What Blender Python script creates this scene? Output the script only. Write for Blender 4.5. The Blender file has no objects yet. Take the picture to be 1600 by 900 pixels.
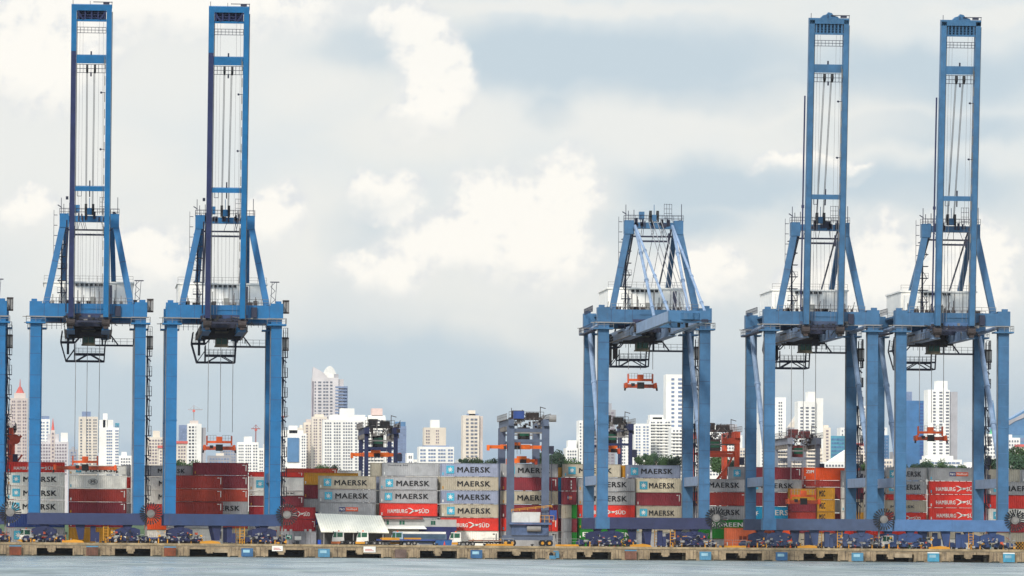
import bpy, math, random
from mathutils import Vector, Matrix
random.seed(7)
C = bpy.context.scene.collection
SC = bpy.context.scene
R = math.radians
F = 8700.0                       # focal length in photograph pixels (1600 wide)
DZ = 2.45                        # deck level above the water
# ---------------------------------------------------------------- camera
YAW, PITCH, ROLL = math.atan(667 / F), math.atan(401.6 / F), R(0.43)
EYE = Vector((0, -1084, 2.75))
fw0 = Vector((math.sin(YAW), math.cos(YAW), 0)); rt0 = Vector((math.cos(YAW), -math.sin(YAW), 0))
FW = fw0 * math.cos(PITCH) + Vector((0, 0, 1)) * math.sin(PITCH)
up0 = -fw0 * math.sin(PITCH) + Vector((0, 0, 1)) * math.cos(PITCH)
RT = rt0 * math.cos(ROLL) + up0 * math.sin(ROLL)
UP = up0 * math.cos(ROLL) - rt0 * math.sin(ROLL)
cd = bpy.data.cameras.new('camera'); cam = bpy.data.objects.new('camera', cd); C.objects.link(cam)
cd.sensor_width = 36; cd.lens = 36 * F / 1600; cd.clip_start = 5; cd.clip_end = 60000
cam.matrix_world = Matrix(((RT.x, UP.x, -FW.x, EYE.x), (RT.y, UP.y, -FW.y, EYE.y), (RT.z, UP.z, -FW.z, EYE.z), (0, 0, 0, 1)))
SC.camera = cam
def ray(px, py): return (FW + RT * ((px - 800) / F) + UP * ((450 - py) / F)).normalized()
def P(px, py, Y):                # the point at depth Y seen at pixel (px, py) of the photograph
    d = ray(px, py); return EYE + d * ((Y - EYE.y) / d.y)
# ---------------------------------------------------------------- view, sun, sky
SC.view_settings.view_transform = 'Standard'; SC.view_settings.look = 'None'
SC.view_settings.exposure = 0.08; SC.view_settings.gamma = 1
SUN_EL, SUN_AZ = 36, 205         # azimuth clockwise from +Y: behind the camera, a little left
sd = bpy.data.lights.new('sun', 'SUN'); sd.energy = 2.7; sd.angle = R(6); sd.color = (1, .95, .87)
so = bpy.data.objects.new('sun', sd); C.objects.link(so)
sv = Vector((math.sin(R(SUN_AZ)) * math.cos(R(SUN_EL)), math.cos(R(SUN_AZ)) * math.cos(R(SUN_EL)), math.sin(R(SUN_EL))))
so.rotation_euler = sv.to_track_quat('Z', 'Y').to_euler()
W = bpy.data.worlds.new('World'); SC.world = W; W.use_nodes = True
nt = W.node_tree; nt.nodes.clear(); N = nt.nodes; L = nt.links
class G:                          # tiny node-graph writer
    def __init__(s, nt): s.nt = nt
    def n(s, t, **k):
        x = s.nt.nodes.new(t)
        for a, b in k.items(): setattr(x, a, b)
        return x
    def put(s, sock, v):
        if hasattr(v, 'links') or isinstance(v, bpy.types.NodeSocket): s.nt.links.new(v, sock)
        else: sock.default_value = v
    def m(s, op, a, b=None, c=None, clamp=False):
        x = s.n('ShaderNodeMath', operation=op, use_clamp=clamp); s.put(x.inputs[0], a)
        if b is not None: s.put(x.inputs[1], b)
        if c is not None: s.put(x.inputs[2], c)
        return x.outputs[0]
    def vm(s, op, a, b=None, sc=None):
        x = s.n('ShaderNodeVectorMath', operation=op); s.put(x.inputs[0], a)
        if b is not None: s.put(x.inputs[1], b)
        if sc is not None: s.put(x.inputs['Scale'], sc)
        return x.outputs[1] if op in ('LENGTH', 'DOT_PRODUCT', 'DISTANCE') else x.outputs[0]
    def noise(s, v, scale, detail=4, rough=.55, col=False):
        x = s.n('ShaderNodeTexNoise'); s.put(x.inputs['Vector'], v); x.inputs['Scale'].default_value = scale
        x.inputs['Detail'].default_value = detail; x.inputs['Roughness'].default_value = rough
        return x.outputs['Color'] if col else x.outputs['Fac']
    def ramp(s, v, a, b):         # smooth step of v from a to b
        x = s.n('ShaderNodeMapRange', interpolation_type='SMOOTHSTEP'); s.put(x.inputs[0], v)
        x.inputs[1].default_value = a; x.inputs[2].default_value = b; return x.outputs[0]
    def mix(s, f, a, b):
        x = s.n('ShaderNodeMix', data_type='RGBA'); s.put(x.inputs[0], f)
        for k, v in ((6, a), (7, b)):
            if isinstance(v, tuple): x.inputs[k].default_value = (v[0], v[1], v[2], 1)
            else: s.put(x.inputs[k], v)
        return x.outputs[2]
def lin(c): return tuple((v / 255 / 12.92 if v / 255 <= .04045 else ((v / 255 + .055) / 1.055) ** 2.4) for v in c)
g = G(nt)
tc = g.n('ShaderNodeTexCoord').outputs['Generated']
sp = g.n('ShaderNodeSeparateXYZ'); g.put(sp.inputs[0], g.vm('NORMALIZE', tc))
az = g.m('ARCTAN2', sp.outputs[0], sp.outputs[1]); el = g.m('ARCSINE', sp.outputs[2])
cv = g.n('ShaderNodeCombineXYZ'); g.put(cv.inputs[0], g.m('MULTIPLY', az, 87.0)); g.put(cv.inputs[1], g.m('MULTIPLY', el, 87.0))
q = cv.outputs[0]
def sky_at(px, py):
    d = ray(px, py); return (math.atan2(d.x, d.y) * 87, math.asin(d.z) * 87, 0)
wa = g.vm('SCALE', g.vm('SUBTRACT', g.noise(q, .9, 3, .5, True), (.5, .5, .5)), sc=.95)
wb = g.vm('SCALE', g.vm('SUBTRACT', g.noise(q, 3.4, 4, .55, True), (.5, .5, .5)), sc=.34)
qw = g.vm('ADD', g.vm('ADD', q, wa), wb)
def blobs(vec, lst):
    acc = None
    for (px, py, rx, ry) in lst:
        d = g.vm('MULTIPLY', g.vm('SUBTRACT', vec, sky_at(px, py)), (100 / rx, 100 / ry, 0))
        v = g.m('SUBTRACT', 1.0, g.vm('LENGTH', d))
        acc = v if acc is None else g.m('SMOOTH_MAX', acc, v, .25)
    return acc
qs = g.vm('ADD', q, g.vm('SCALE', wa, sc=.8))
elp = g.m('MULTIPLY', el, 87.0)
lowc, midc, topc = lin((164, 186, 205)), lin((209, 217, 221)), lin((223, 228, 229))
base = g.mix(g.ramp(elp, 1.0, 3.6), lowc, midc)
base = g.mix(g.ramp(elp, 3.2, 6.0), base, topc)
big = g.noise(g.vm('MULTIPLY', q, (.55, .9, 1)), .55, 4, .55)
base = g.mix(g.m('MULTIPLY', g.ramp(big, .42, .68), .5), base, lin((236, 235, 229)))
blue = blobs(qs, [(930, 90, 420, 62), (1130, 145, 330, 40), (1440, 120, 260, 60), (560, 80, 90, 50), (1120, 290, 230, 46), (1440, 300, 190, 48),
                  (1010, 345, 160, 45), (1420, 205, 230, 34), (250, 620, 330, 75), (620, 570, 260, 60), (60, 560, 160, 60), (560, 372, 60, 60), (860, 170, 50, 40)])
base = g.mix(g.m('MULTIPLY', g.ramp(blue, -.25, .55), .92), base, lin((192, 207, 217)))
soft = blobs(qs, [(150, 80, 460, 150), (30, 200, 200, 150), (110, 250, 200, 90), (250, 400, 330, 140), (480, 370, 130, 120), (760, 420, 330, 110), (880, 330, 120, 120),
                  (700, 195, 200, 70), (1000, 200, 240, 60), (1260, 190, 240, 70), (1500, 410, 220, 110), (1200, 420, 260, 60), (60, 330, 160, 90), (880, 12, 300, 14), (480, 130, 120, 60), (1560, 20, 130, 20)])
base = g.mix(g.m('MULTIPLY', g.ramp(soft, -.3, .7), .62), base, lin((240, 238, 232)))
CUMULUS = [(240, 5, 300, 62), (50, 100, 130, 80), (640, 55, 58, 46), (668, 105, 66, 66), (672, 165, 54, 60), (705, 125, 48, 50), (640, 196, 46, 26),
                   (600, 305, 55, 36), (780, 320, 75, 60), (720, 390, 120, 60), (600, 435, 70, 42), (880, 300, 52, 58), (850, 380, 90, 90), (430, 340, 60, 46), (230, 400, 70, 60),
                   (40, 335, 70, 34), (1250, 262, 66, 26), (1322, 280, 34, 22), (1375, 425, 75, 72), (1300, 460, 80, 60), (1480, 450, 110, 80), (1535, 405, 55, 60), (1090, 440, 90, 50)]
crisp = blobs(qw, CUMULUS)
under = g.ramp(blobs(g.vm('ADD', qw, (0, -.32, 0)), CUMULUS), -.75, .25)       # falls off towards each cloud's flat underside
fine = g.noise(qs, 1.5, 5, .5)
cm = g.ramp(g.m('ADD', crisp, g.m('MULTIPLY', g.m('SUBTRACT', fine, .5), .34)), -.34, .16)
lit = g.m('SUBTRACT', g.noise(g.vm('ADD', q, (-.10, .12, 0)), 2.2, 5, .6), g.noise(q, 2.2, 5, .6))      # billows brighter on the upper left
shade = g.ramp(g.m('ADD', g.m('MULTIPLY', crisp, .8), g.m('MULTIPLY', lit, -1.6)), -.32, .38)
cm = g.m('MULTIPLY', cm, g.m('ADD', .12, g.m('MULTIPLY', under, .88)))
cc = g.mix(g.m('MULTIPLY', shade, g.m('ADD', .35, g.m('MULTIPLY', under, .65))), lin((224, 226, 228)), lin((254, 250, 242)))
# the clouds break up away from the horizon and behind the camera
wide = g.ramp(g.noise(sp.inputs[0].links[0].from_socket, 3.0, 6, .6), .42, .62)
hi = g.ramp(elp, 9.0, 16.0)
col = g.mix(g.m('MULTIPLY', cm, .93), base, cc)
# bright overcast towards the zenith
col = g.mix(hi, col, g.mix(wide, (.75, .95, 1.2), (1.35, 1.32, 1.26)))
skyt = g.n('ShaderNodeTexSky'); skyt.sky_type = 'NISHITA'; skyt.sun_disc = False
skyt.sun_elevation = R(SUN_EL); skyt.sun_rotation = R(SUN_AZ)
SKY = .1                                         # strength of the Background
fin = g.mix(.06, g.vm('SCALE', col, sc=1.0 / SKY), skyt.outputs[0])
bg = g.n('ShaderNodeBackground'); g.put(bg.inputs[0], fin); bg.inputs[1].default_value = SKY
g.put(g.n('ShaderNodeOutputWorld').inputs[0], bg.outputs[0])
W.cycles.sampling_method = 'MANUAL'; W.cycles.sample_map_resolution = 512
SC.cycles.max_bounces = 5; SC.cycles.diffuse_bounces = 2; SC.cycles.glossy_bounces = 3; SC.cycles.volume_bounces = 0
# ---------------------------------------------------------------- materials
MATS = {}
def mat(name, rgb, rough=.6, var=.12, rust=0.0, rustcol=(112, 70, 45), metal=0.0, bump=0.0, scale=1.0, streak=0.0, emit=0):
    if name in MATS: return MATS[name]
    m = bpy.data.materials.new(name); m.use_nodes = True; t = m.node_tree; h = G(t)
    b = t.nodes['Principled BSDF']; co = t.nodes.new('ShaderNodeTexCoord').outputs['Object']
    oi = t.nodes.new('ShaderNodeObjectInfo')
    v = h.vm('ADD', co, h.vm('SCALE', (13.1, 7.7, 5.3), sc=h.m('MULTIPLY', oi.outputs['Random'], 20.0)))
    c = lin(rgb)
    f1 = h.noise(v, .45 * scale, 5, .65)
    dark = tuple(x * (1 - var * 2.2) for x in c); lite = tuple(min(1, x * (1 + var)) for x in c)
    col = h.mix(h.ramp(f1, .3, .7), dark, lite)
    col = h.vm('SCALE', col, sc=h.m('ADD', .93, h.m('MULTIPLY', oi.outputs['Random'], .14)))
    st = h.noise(h.vm('MULTIPLY', v, (2.6, 2.6, .16)), 1.0 * scale, 4, .6)
    if streak: col = h.mix(h.m('MULTIPLY', h.ramp(st, .5, .75), streak), col, tuple(x * .5 + .03 for x in c))
    if rust:
        r1 = h.ramp(h.m('ADD', h.m('MULTIPLY', st, .55), h.m('MULTIPLY', h.noise(v, 2.2 * scale, 5, .7), .45)), .60 - rust * .12, .72 - rust * .08)
        col = h.mix(h.m('MULTIPLY', r1, min(1, .45 + rust)), col, lin(rustcol))
    h.put(b.inputs['Base Color'], col); b.inputs['Roughness'].default_value = rough; b.inputs['Metallic'].default_value = metal
    if emit: h.put(b.inputs['Emission Color'], col); b.inputs['Emission Strength'].default_value = emit
    if bump:
        bp = t.nodes.new('ShaderNodeBump'); bp.inputs['Strength'].default_value = bump; h.put(bp.inputs['Height'], h.noise(v, 3 * scale, 5, .6)); h.put(b.inputs['Normal'], bp.outputs[0])
    MATS[name] = m; return m
# ---------------------------------------------------------------- mesh builder
class MB:
    def __init__(s): s.v = []; s.f = []
    def add(s, vs, fs):
        o = len(s.v); s.v += [tuple(x) for x in vs]; s.f += [tuple(i + o for i in f) for f in fs]; return s
    def box(s, x0, x1, y0, y1, z0, z1):
        return s.add([(x0, y0, z0), (x1, y0, z0), (x1, y1, z0), (x0, y1, z0), (x0, y0, z1), (x1, y0, z1), (x1, y1, z1), (x0, y1, z1)],
                     [(0, 3, 2, 1), (4, 5, 6, 7), (0, 1, 5, 4), (1, 2, 6, 5), (2, 3, 7, 6), (3, 0, 4, 7)])
    def beam(s, p, q, a, b=None):  # box from p to q, a wide sideways, b deep
        b = b or a; p = Vector(p); q = Vector(q); d = (q - p).normalized()
        sd = Vector((1, 0, 0)) if abs(d.x) < .6 and abs(d.z) > .3 else (d.cross(Vector((0, 0, 1))) if abs(d.z) < .98 else Vector((1, 0, 0)))
        sd = (sd - d * sd.dot(d)).normalized(); u = sd.cross(d).normalized(); vs = []
        for o in (p, q):
            for i, j in ((-1, -1), (1, -1), (1, 1), (-1, 1)): vs.append(o + sd * (a / 2 * i) + u * (b / 2 * j))
        return s.add(vs, [(0, 3, 2, 1), (4, 5, 6, 7), (0, 1, 5, 4), (1, 2, 6, 5), (2, 3, 7, 6), (3, 0, 4, 7)])
    def cyl(s, p, q, r, n=10, r2=None):
        p = Vector(p); q = Vector(q); d = (q - p).normalized(); r2 = r if r2 is None else r2
        a = d.orthogonal().normalized(); b = d.cross(a); vs = []
        for o, rr in ((p, r), (q, r2)):
            for i in range(n):
                t = 2 * math.pi * i / n; vs.append(o + a * (rr * math.cos(t)) + b * (rr * math.sin(t)))
        fs = [tuple(range(n - 1, -1, -1)), tuple(range(n, 2 * n))] + [(i, (i + 1) % n, n + (i + 1) % n, n + i) for i in range(n)]
        return s.add(vs, fs)
    def prism(s, pts, y0, y1):     # polygon in x,z pushed along y
        n = len(pts); vs = [(x, y0, z) for x, z in pts] + [(x, y1, z) for x, z in pts]
        return s.add(vs, [tuple(range(n)), tuple(range(2 * n - 1, n - 1, -1))] + [(i, n + i, n + (i + 1) % n, (i + 1) % n) for i in range(n)])
    def prismx(s, pts, x0, x1):    # polygon in y,z pushed along x
        n = len(pts); vs = [(x0, y, z) for y, z in pts] + [(x1, y, z) for y, z in pts]
        return s.add(vs, [tuple(range(n)), tuple(range(2 * n - 1, n - 1, -1))] + [(i, n + i, n + (i + 1) % n, (i + 1) % n) for i in range(n)])
    def rail(s, p, q, h=1.1, step=1.6, t=.07):
        p = Vector(p); q = Vector(q); n = max(1, int((q - p).length / step)); up = Vector((0, 0, 1))
        for i in range(n + 1):
            o = p.lerp(q, i / n); s.beam(o, o + up * h, t)
        s.beam(p + up * h, q + up * h, t); s.beam(p + up * h * .5, q + up * h * .5, t * .8); return s
    def mesh(s, name, m, fixn=False):
        me = bpy.data.meshes.new(name); me.from_pydata(s.v, [], s.f)
        if m: me.materials.append(m)
        import bmesh
        bm = bmesh.new(); bm.from_mesh(me); bmesh.ops.recalc_face_normals(bm, faces=bm.faces); bm.to_mesh(me); bm.free()
        return me
def link(name, data, parent=None, loc=(0, 0, 0), scale=None):
    o = bpy.data.objects.new(name, data); C.objects.link(o); o.location = loc
    if scale: o.scale = scale
    if parent: o.parent = parent
    return o
def tag(o, label, cat=None, group=None, kind=None):
    if label: o['label'] = label
    if cat: o['category'] = cat
    if group: o['group'] = group
    if kind: o['kind'] = kind
    return o
def thing(name, label, cat, loc=(0, 0, 0), group=None): return tag(link(name, None, None, loc), label, cat, group)
def part(name, mb, m, parent, label=None):
    if isinstance(mb, bpy.types.Mesh): o = link(name, mb, parent)
    else: o = link(name, mb.mesh(name, m), parent)
    if label: o['label'] = label
    return o
def kids(o): return [c for c in C.objects if c.parent == o]
def copy_tree(o, loc, label, parent=None):
    c = o.copy(); C.objects.link(c)
    if parent: c.parent = parent
    else: c.location = loc; c['label'] = label
    for ch in KIDS(o): copy_tree(ch, None, None, c)
    return c
def KIDS(o): return list(o.children)
FONT = {}
def word(txt, m, bold=.03):
    k = (txt, m.name)
    if k in FONT: return FONT[k]
    cu = bpy.data.curves.new('lettering', 'FONT'); cu.body = txt; cu.space_character = 1.12 if bold > .015 else 1; cu.resolution_u = 2; cu.fill_mode = 'FRONT'
    o = bpy.data.objects.new('lettering', cu); C.objects.link(o); bpy.context.view_layer.update()
    m0 = bpy.data.meshes.new_from_object(o.evaluated_get(bpy.context.evaluated_depsgraph_get()))
    bpy.data.objects.remove(o)
    b = MB(); st = [(0, 0), (1, 0), (2, 0), (0, .8), (1, .8), (2, .8)] if bold > .015 else [(0, 0)]; nb = len(st)                     # heavy strokes: the same outline laid side by side, each a hair behind the last
    for k in range(nb): b.add([(v.co.x + st[k][0] * bold * 1.35, v.co.y + st[k][1] * bold * 1.3, k * 1.0) for v in m0.vertices], [tuple(p.vertices) for p in m0.polygons])
    me = bpy.data.meshes.new('lettering'); me.from_pydata(b.v, [], b.f)
    xs = [v.co.x for v in me.vertices]; ys = [v.co.y for v in me.vertices]
    x0, x1, y0, y1 = min(xs), max(xs), min(ys), max(ys)
    for v in me.vertices: v.co = ((v.co.x - x0) / (x1 - x0), v.co.z * .003, (v.co.y - y0) / (y1 - y0))
    me.materials.clear(); me.materials.append(m); FONT[k] = me; return me
def text(txt, m, parent, x, y, z, w, h, bold=.03, name='lettering'): return link(name, word(txt, m, bold), parent, (x, y, z), (w, 1, h))
# ================================================================ the setting
m = bpy.data.materials.new('sea_water'); m.use_nodes = True; h = G(m.node_tree); b = m.node_tree.nodes['Principled BSDF']
co = m.node_tree.nodes.new('ShaderNodeTexCoord').outputs['Object']
h.put(b.inputs['Base Color'], h.mix(h.ramp(h.noise(h.vm('MULTIPLY', co, (.11, .016, 1)), 1, 6, .68), .36, .66), lin((76, 88, 84)), lin((134, 144, 136))))
h.put(b.inputs['Roughness'], h.m('ADD', .16, h.m('MULTIPLY', h.ramp(h.noise(h.vm('MULTIPLY', co, (.06, .01, 1)), 1, 5, .65), .35, .7), .3))); b.inputs['IOR'].default_value = 1.33
wv = h.m('ADD', h.m('MULTIPLY', h.noise(h.vm('MULTIPLY', co, (.28, .09, 1)), 1, 5, .65), .6), h.m('MULTIPLY', h.noise(h.vm('MULTIPLY', co, (1.4, .5, 1)), 1, 3, .6), .16))
bp = m.node_tree.nodes.new('ShaderNodeBump'); bp.inputs['Strength'].default_value = 1; bp.inputs['Distance'].default_value = 1.3; h.put(bp.inputs['Height'], wv); h.put(b.inputs['Normal'], bp.outputs[0])
WATER = m
tag(link('water', MB().add([(-3000, -1500, 0), (3000, -1500, 0), (3000, 3.9, 0), (-3000, 3.9, 0)], [(0, 1, 2, 3)]).mesh('water', WATER)), None, kind='structure')
CONC = mat('weathered_concrete', (158, 138, 110), .85, .22, streak=.6, rust=.6, rustcol=(66, 50, 38), bump=.3, scale=1.2)
CONC2 = mat('pale_concrete', (168, 150, 124), .85, .18, rust=.35, rustcol=(120, 84, 52), scale=1.1)
DARK = mat('dark_steel', (30, 32, 40), .6)
ASPH = mat('yard_paving', (92, 88, 82), .9, .2)
tag(link('ground', MB().add([(-9000, 96, DZ - .02), (9000, 96, DZ - .02), (9000, 26000, DZ - .02), (-9000, 26000, DZ - .02)], [(0, 1, 2, 3)]).mesh('ground', ASPH)), None, kind='structure')
tag(link('quay_deck', MB().box(-400, 560, 0, 96, DZ - .42, DZ).mesh('quay_deck', CONC2)), None, kind='structure')
KERB = mat('quay_kerb', (160, 140, 108), .8, .2, rust=.5, rustcol=(98, 66, 44), scale=1.4)
tag(link('kerb', MB().box(-400, 560, -.12, .28, DZ - .30, DZ + .14).mesh('kerb', KERB)), None, kind='structure')
rl = MB()
for y in (3.0, 33.0):
    rl.box(-400, 560, y - .07, y + .07, DZ, DZ + .06)
tag(link('crane_rail', rl.mesh('crane_rail', DARK)), 'pair of long steel crane rails sunk along the quay deck', 'rail')
# quay wall: solid blocks round each fender, open bays between them
FX = [P(x, 862, 0).x for x in (-96.5, 24, 144, 265.5, 386, 506, 625.6, 744, 866, 985, 1101.5, 1220.6, 1339, 1457.5, 1575.5, 1694)]
qw_ = thing('quay_wall', 'long tan concrete quay wall with dark open bays above the water', 'quay wall')
part('edge_beam', MB().box(-200, 330, .05, 1.0, DZ - .95, DZ - .43), CONC, qw_)
part('tide_band', MB().box(-200, 330, 1.02, 1.2, -.2, .12), mat('wet_weed', (38, 40, 28), .5, .3), qw_)
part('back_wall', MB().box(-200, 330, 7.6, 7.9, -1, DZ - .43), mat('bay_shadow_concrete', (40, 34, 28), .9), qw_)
for i, x in enumerate(FX):
    part('wall_block', MB().box(x - 3.7, x - 1.75, -.02, 7.5, -1.5, DZ - .44).box(x + 1.75, x + 3.8 + (i % 3) * .3, -.02, 7.5, -1.5, DZ - .44).box(x - 1.74, x + 1.74, .12, 7.5, -1.5, DZ - .44)
         .box(x - 3.76, x - 3.3, -.16, .0, .1, DZ - .46).box(x + 3.2, x + 3.5, -.16, .0, .1, DZ - .46), CONC, qw_)
    sm_ = MB()
    for u in (-3.0, -2.35, 2.6, 3.3): sm_.box(x + u, x + u + .07, -.03, -.021, .05, DZ - .5)
    part('tide_band', MB().box(x - 3.72, x - 1.74, -.035, -.022, -.1, .26).box(x + 1.74, x + 3.82 + (i % 3) * .3, -.035, -.022, -.1, .22), mat('wet_weed', (38, 40, 28), .5, .3), qw_)
    part('joint', sm_, mat('joint_dark', (58, 46, 36), .9), qw_)
    if i + 1 < len(FX):
        xm = (x + FX[i + 1]) / 2 - .8 + (i % 4) * .35
        part('hanging_pier', MB().box(xm - .55, xm + .55, -.03, 5, .55 + (i % 2) * .15, DZ - .44).box(xm - .8, xm + .8, -.06, 5, DZ - 1.5, DZ - .5), CONC, qw_)
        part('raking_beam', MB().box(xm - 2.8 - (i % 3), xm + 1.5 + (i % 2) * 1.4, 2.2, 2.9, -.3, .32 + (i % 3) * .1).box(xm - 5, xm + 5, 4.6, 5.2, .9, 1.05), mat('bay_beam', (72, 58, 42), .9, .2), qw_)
        if i in (3, 5, 12):
            part('face_panel', MB().box(xm + .8, xm + 4.2, -.1, .04, .85, DZ - .8), CONC2, qw_)
FCOL = {0: 'b', 1: 'r', 2: 'm', 3: 'r', 4: 'b', 5: 'c', 6: 'd', 7: 'b', 8: 'x', 9: 'm', 10: 'c', 11: 'b', 12: 'c', 13: 't', 14: 't', 15: 'b'}
FM = {'b': mat('fender_blue', (52, 98, 140), .6, .1, rust=.2, scale=2), 'c': mat('fender_sky_blue', (78, 134, 164), .6, .1, rust=.12, scale=2), 't': mat('fender_teal', (70, 150, 180), .6, .1, rust=.2, scale=2),
      'r': mat('fender_rust', (126, 66, 40), .8, .2), 'm': mat('fender_half', (120, 82, 66), .8, .2, rust=.3), 'd': mat('fender_grey', (112, 92, 84), .8, .2), 'x': mat('fender_old', (90, 74, 66), .8, .2)}
FL = {0: 'b', 1: 'rusty brown quay fender panel with a thin blue top, leftmost on the wall', 2: 'broken brown fender below the leftmost crane, with pale blue top edge',
      3: 'rusty brown fender panel between the two cranes on the left', 4: 'blue quay fender panel below the second crane from the left', 5: 'bright blue fender panel below the pale roofed shed',
      6: 'grey brown ribbed fender panel below the trailers left of the yellow kerb', 7: 'blue fender panel just left of the grey yard gantry base', 8: 'broken fender right of the grey gantry with blue scraps hanging',
      9: 'brown fender with a blue top strip below the crane with lowered boom', 10: 'pale blue fender panel right below the lowered boom crane cable reel', 11: 'deep blue fender panel below the left wheels of the fourth tall crane',
      12: 'sky blue fender panel below the right wheels of the fourth tall crane', 13: 'teal fender panel with white top below the rightmost crane', 14: 'teal fender panel nearest the right edge of the photo'}
for i, x in enumerate(FX):
    if i in (0, 15): continue
    f = thing('fender', FL[i], 'fender', (x, 0, 0), 'fenders along the quay wall')
    part('rubber_cone', MB().cyl((-.6, .12, 1.0), (-.6, -.55, 1.0), .42, 10, .3).cyl((.6, .12, 1.0), (.6, -.55, 1.0), .42, 10, .3), mat('black_rubber', (24, 24, 26), .8), f)
    k = FCOL[i]; ht = 1.75
    if k == 'x':
        part('panel', MB().box(-1.0, .3, -.8, -.56, .1, .75).box(.2, .9, -.8, -.56, .3, 1.4).box(-.2, .8, -.8, -.56, 1.45, 1.7), FM['c'], f)
    else:
        p = part('panel', MB().box(-1.15, 1.15, -.82, -.56, .12, ht), FM[k], f)
        b_ = MB()
        for j in range(5): b_.box(-1.1 + j * .52, -1.02 + j * .52, -.85, -.82, .2, ht - .1)
        part('rib', b_, FM[k], p)
        if k in 'rmt': part('top_cap', MB().box(-1.15, 1.15, -.84, -.5, ht, ht + .22), FM['c'] if k != 't' else mat('white_paint', (232, 230, 222), .5, .06), f)
        if k in 'bct':
            part('wear_pad', MB().box(-.8, .5, -.86, -.83, .9, 1.45), mat('pad_pale', (150, 190, 205), .6), p)
# small signs on the wall face
WHT = mat('white_paint', (232, 230, 222), .5, .06)
RED = mat('sign_red', (190, 60, 50), .6)
for (x0, x1, y0, y1, lb, w) in ((425, 442, 853, 861, 'white sign plate on quay wall below the wheels left of grey cabinets', 'PORT'), (568, 587, 854, 863, 'white sign with red print on the quay wall below the pale shed', 'NO BERTHING')):
    a = P(x0, y1, -.2); c = P(x1, y0, -.2)
    s = thing('wall_sign', lb, 'sign', (a.x, -.2, a.z))
    part('plate', MB().box(0, c.x - a.x, 0, .08, 0, c.z - a.z), WHT, s)
    part('smudged_print', MB().box(.3, (c.x - a.x) * .85, -.01, .0, .25, .36).box(.3, (c.x - a.x) * .7, -.01, .0, .5, .62), RED, s)
# wooded rise behind the yard
GRASS = mat('hill_grass', (62, 84, 40), .95, .25)
vs, fs = [], []; nx, ny = 90, 8
for j in range(ny + 1):
    for i in range(nx + 1):
        x = -140 + i * 6.2; y = 470 + j * 40; k = math.sin(math.pi * j / ny) ** .7
        vs.append((x, y, DZ - .3 + k * (7 + 2.5 * math.sin(x * .03) + 1.5 * math.sin(x * .11 + j))))
for j in range(ny):
    for i in range(nx): a = j * (nx + 1) + i; fs.append((a, a + 1, a + nx + 2, a + nx + 1))
tag(link('hill', MB().add(vs, fs).mesh('hill', GRASS)), None, kind='structure')
# ================================================================ ship-to-shore cranes
M_A = mat('crane_blue', (16, 102, 154), .5, .07, streak=.3, rust=.03); M_AD = mat('crane_sill_navy', (42, 52, 88), .55, .08, streak=.25)
M_NAVY = mat('crane_navy_primer', (32, 42, 84), .6, .1, rust=.03)
M_B = mat('crane_faded_blue', (58, 104, 142), .55, .1, streak=.35, rust=.05); M_BD = mat('crane_sill_slate', (64, 78, 106), .6, .1, streak=.35)
M_BN = mat('crane_sill_dark', (42, 48, 84), .6, .1, streak=.25); M_BL = mat('crane_sill_sky', (76, 112, 156), .6, .08, streak=.25)
M_PALE = mat('crane_pale_girder', (136, 158, 186), .55, .1, rust=.08)
M_BOG = mat('bogie_blue', (28, 38, 82), .55, .12, rust=.05); M_BOG2 = mat('bogie_slate', (52, 68, 104), .55, .12, rust=.08); M_BOG3 = mat('bogie_bright', (42, 66, 112), .55, .12, rust=.08)
M_HOUSE = mat('machinery_white', (246, 243, 234), .6, .04, streak=.12, rust=.0)
M_GREY = mat('galvanised_grey', (128, 124, 120), .6, .15); M_RUSTY = mat('rusty_machinery', (58, 48, 46), .7, .3, rust=.2)
M_YEL = mat('safety_yellow', (206, 144, 34), .6, .1); M_ORA = mat('spreader_orange', (238, 96, 30), .5, .14, rust=.08)
M_ORD = mat('spreader_grimy', (188, 78, 42), .6, .25, rust=.3); M_ROPE = mat('steel_rope', (134, 132, 134), .6); M_GLASS = mat('dark_green_glass', (40, 92, 70), .25, .1)
M_BLK = mat('black_fins', (22, 22, 24), .6, .2); M_FRAME = mat('navy_lattice', (34, 38, 60), .6, .1, rust=.1); M_CAGE = mat('cage_mesh_grey', (150, 148, 145), .7, .1)
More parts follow.
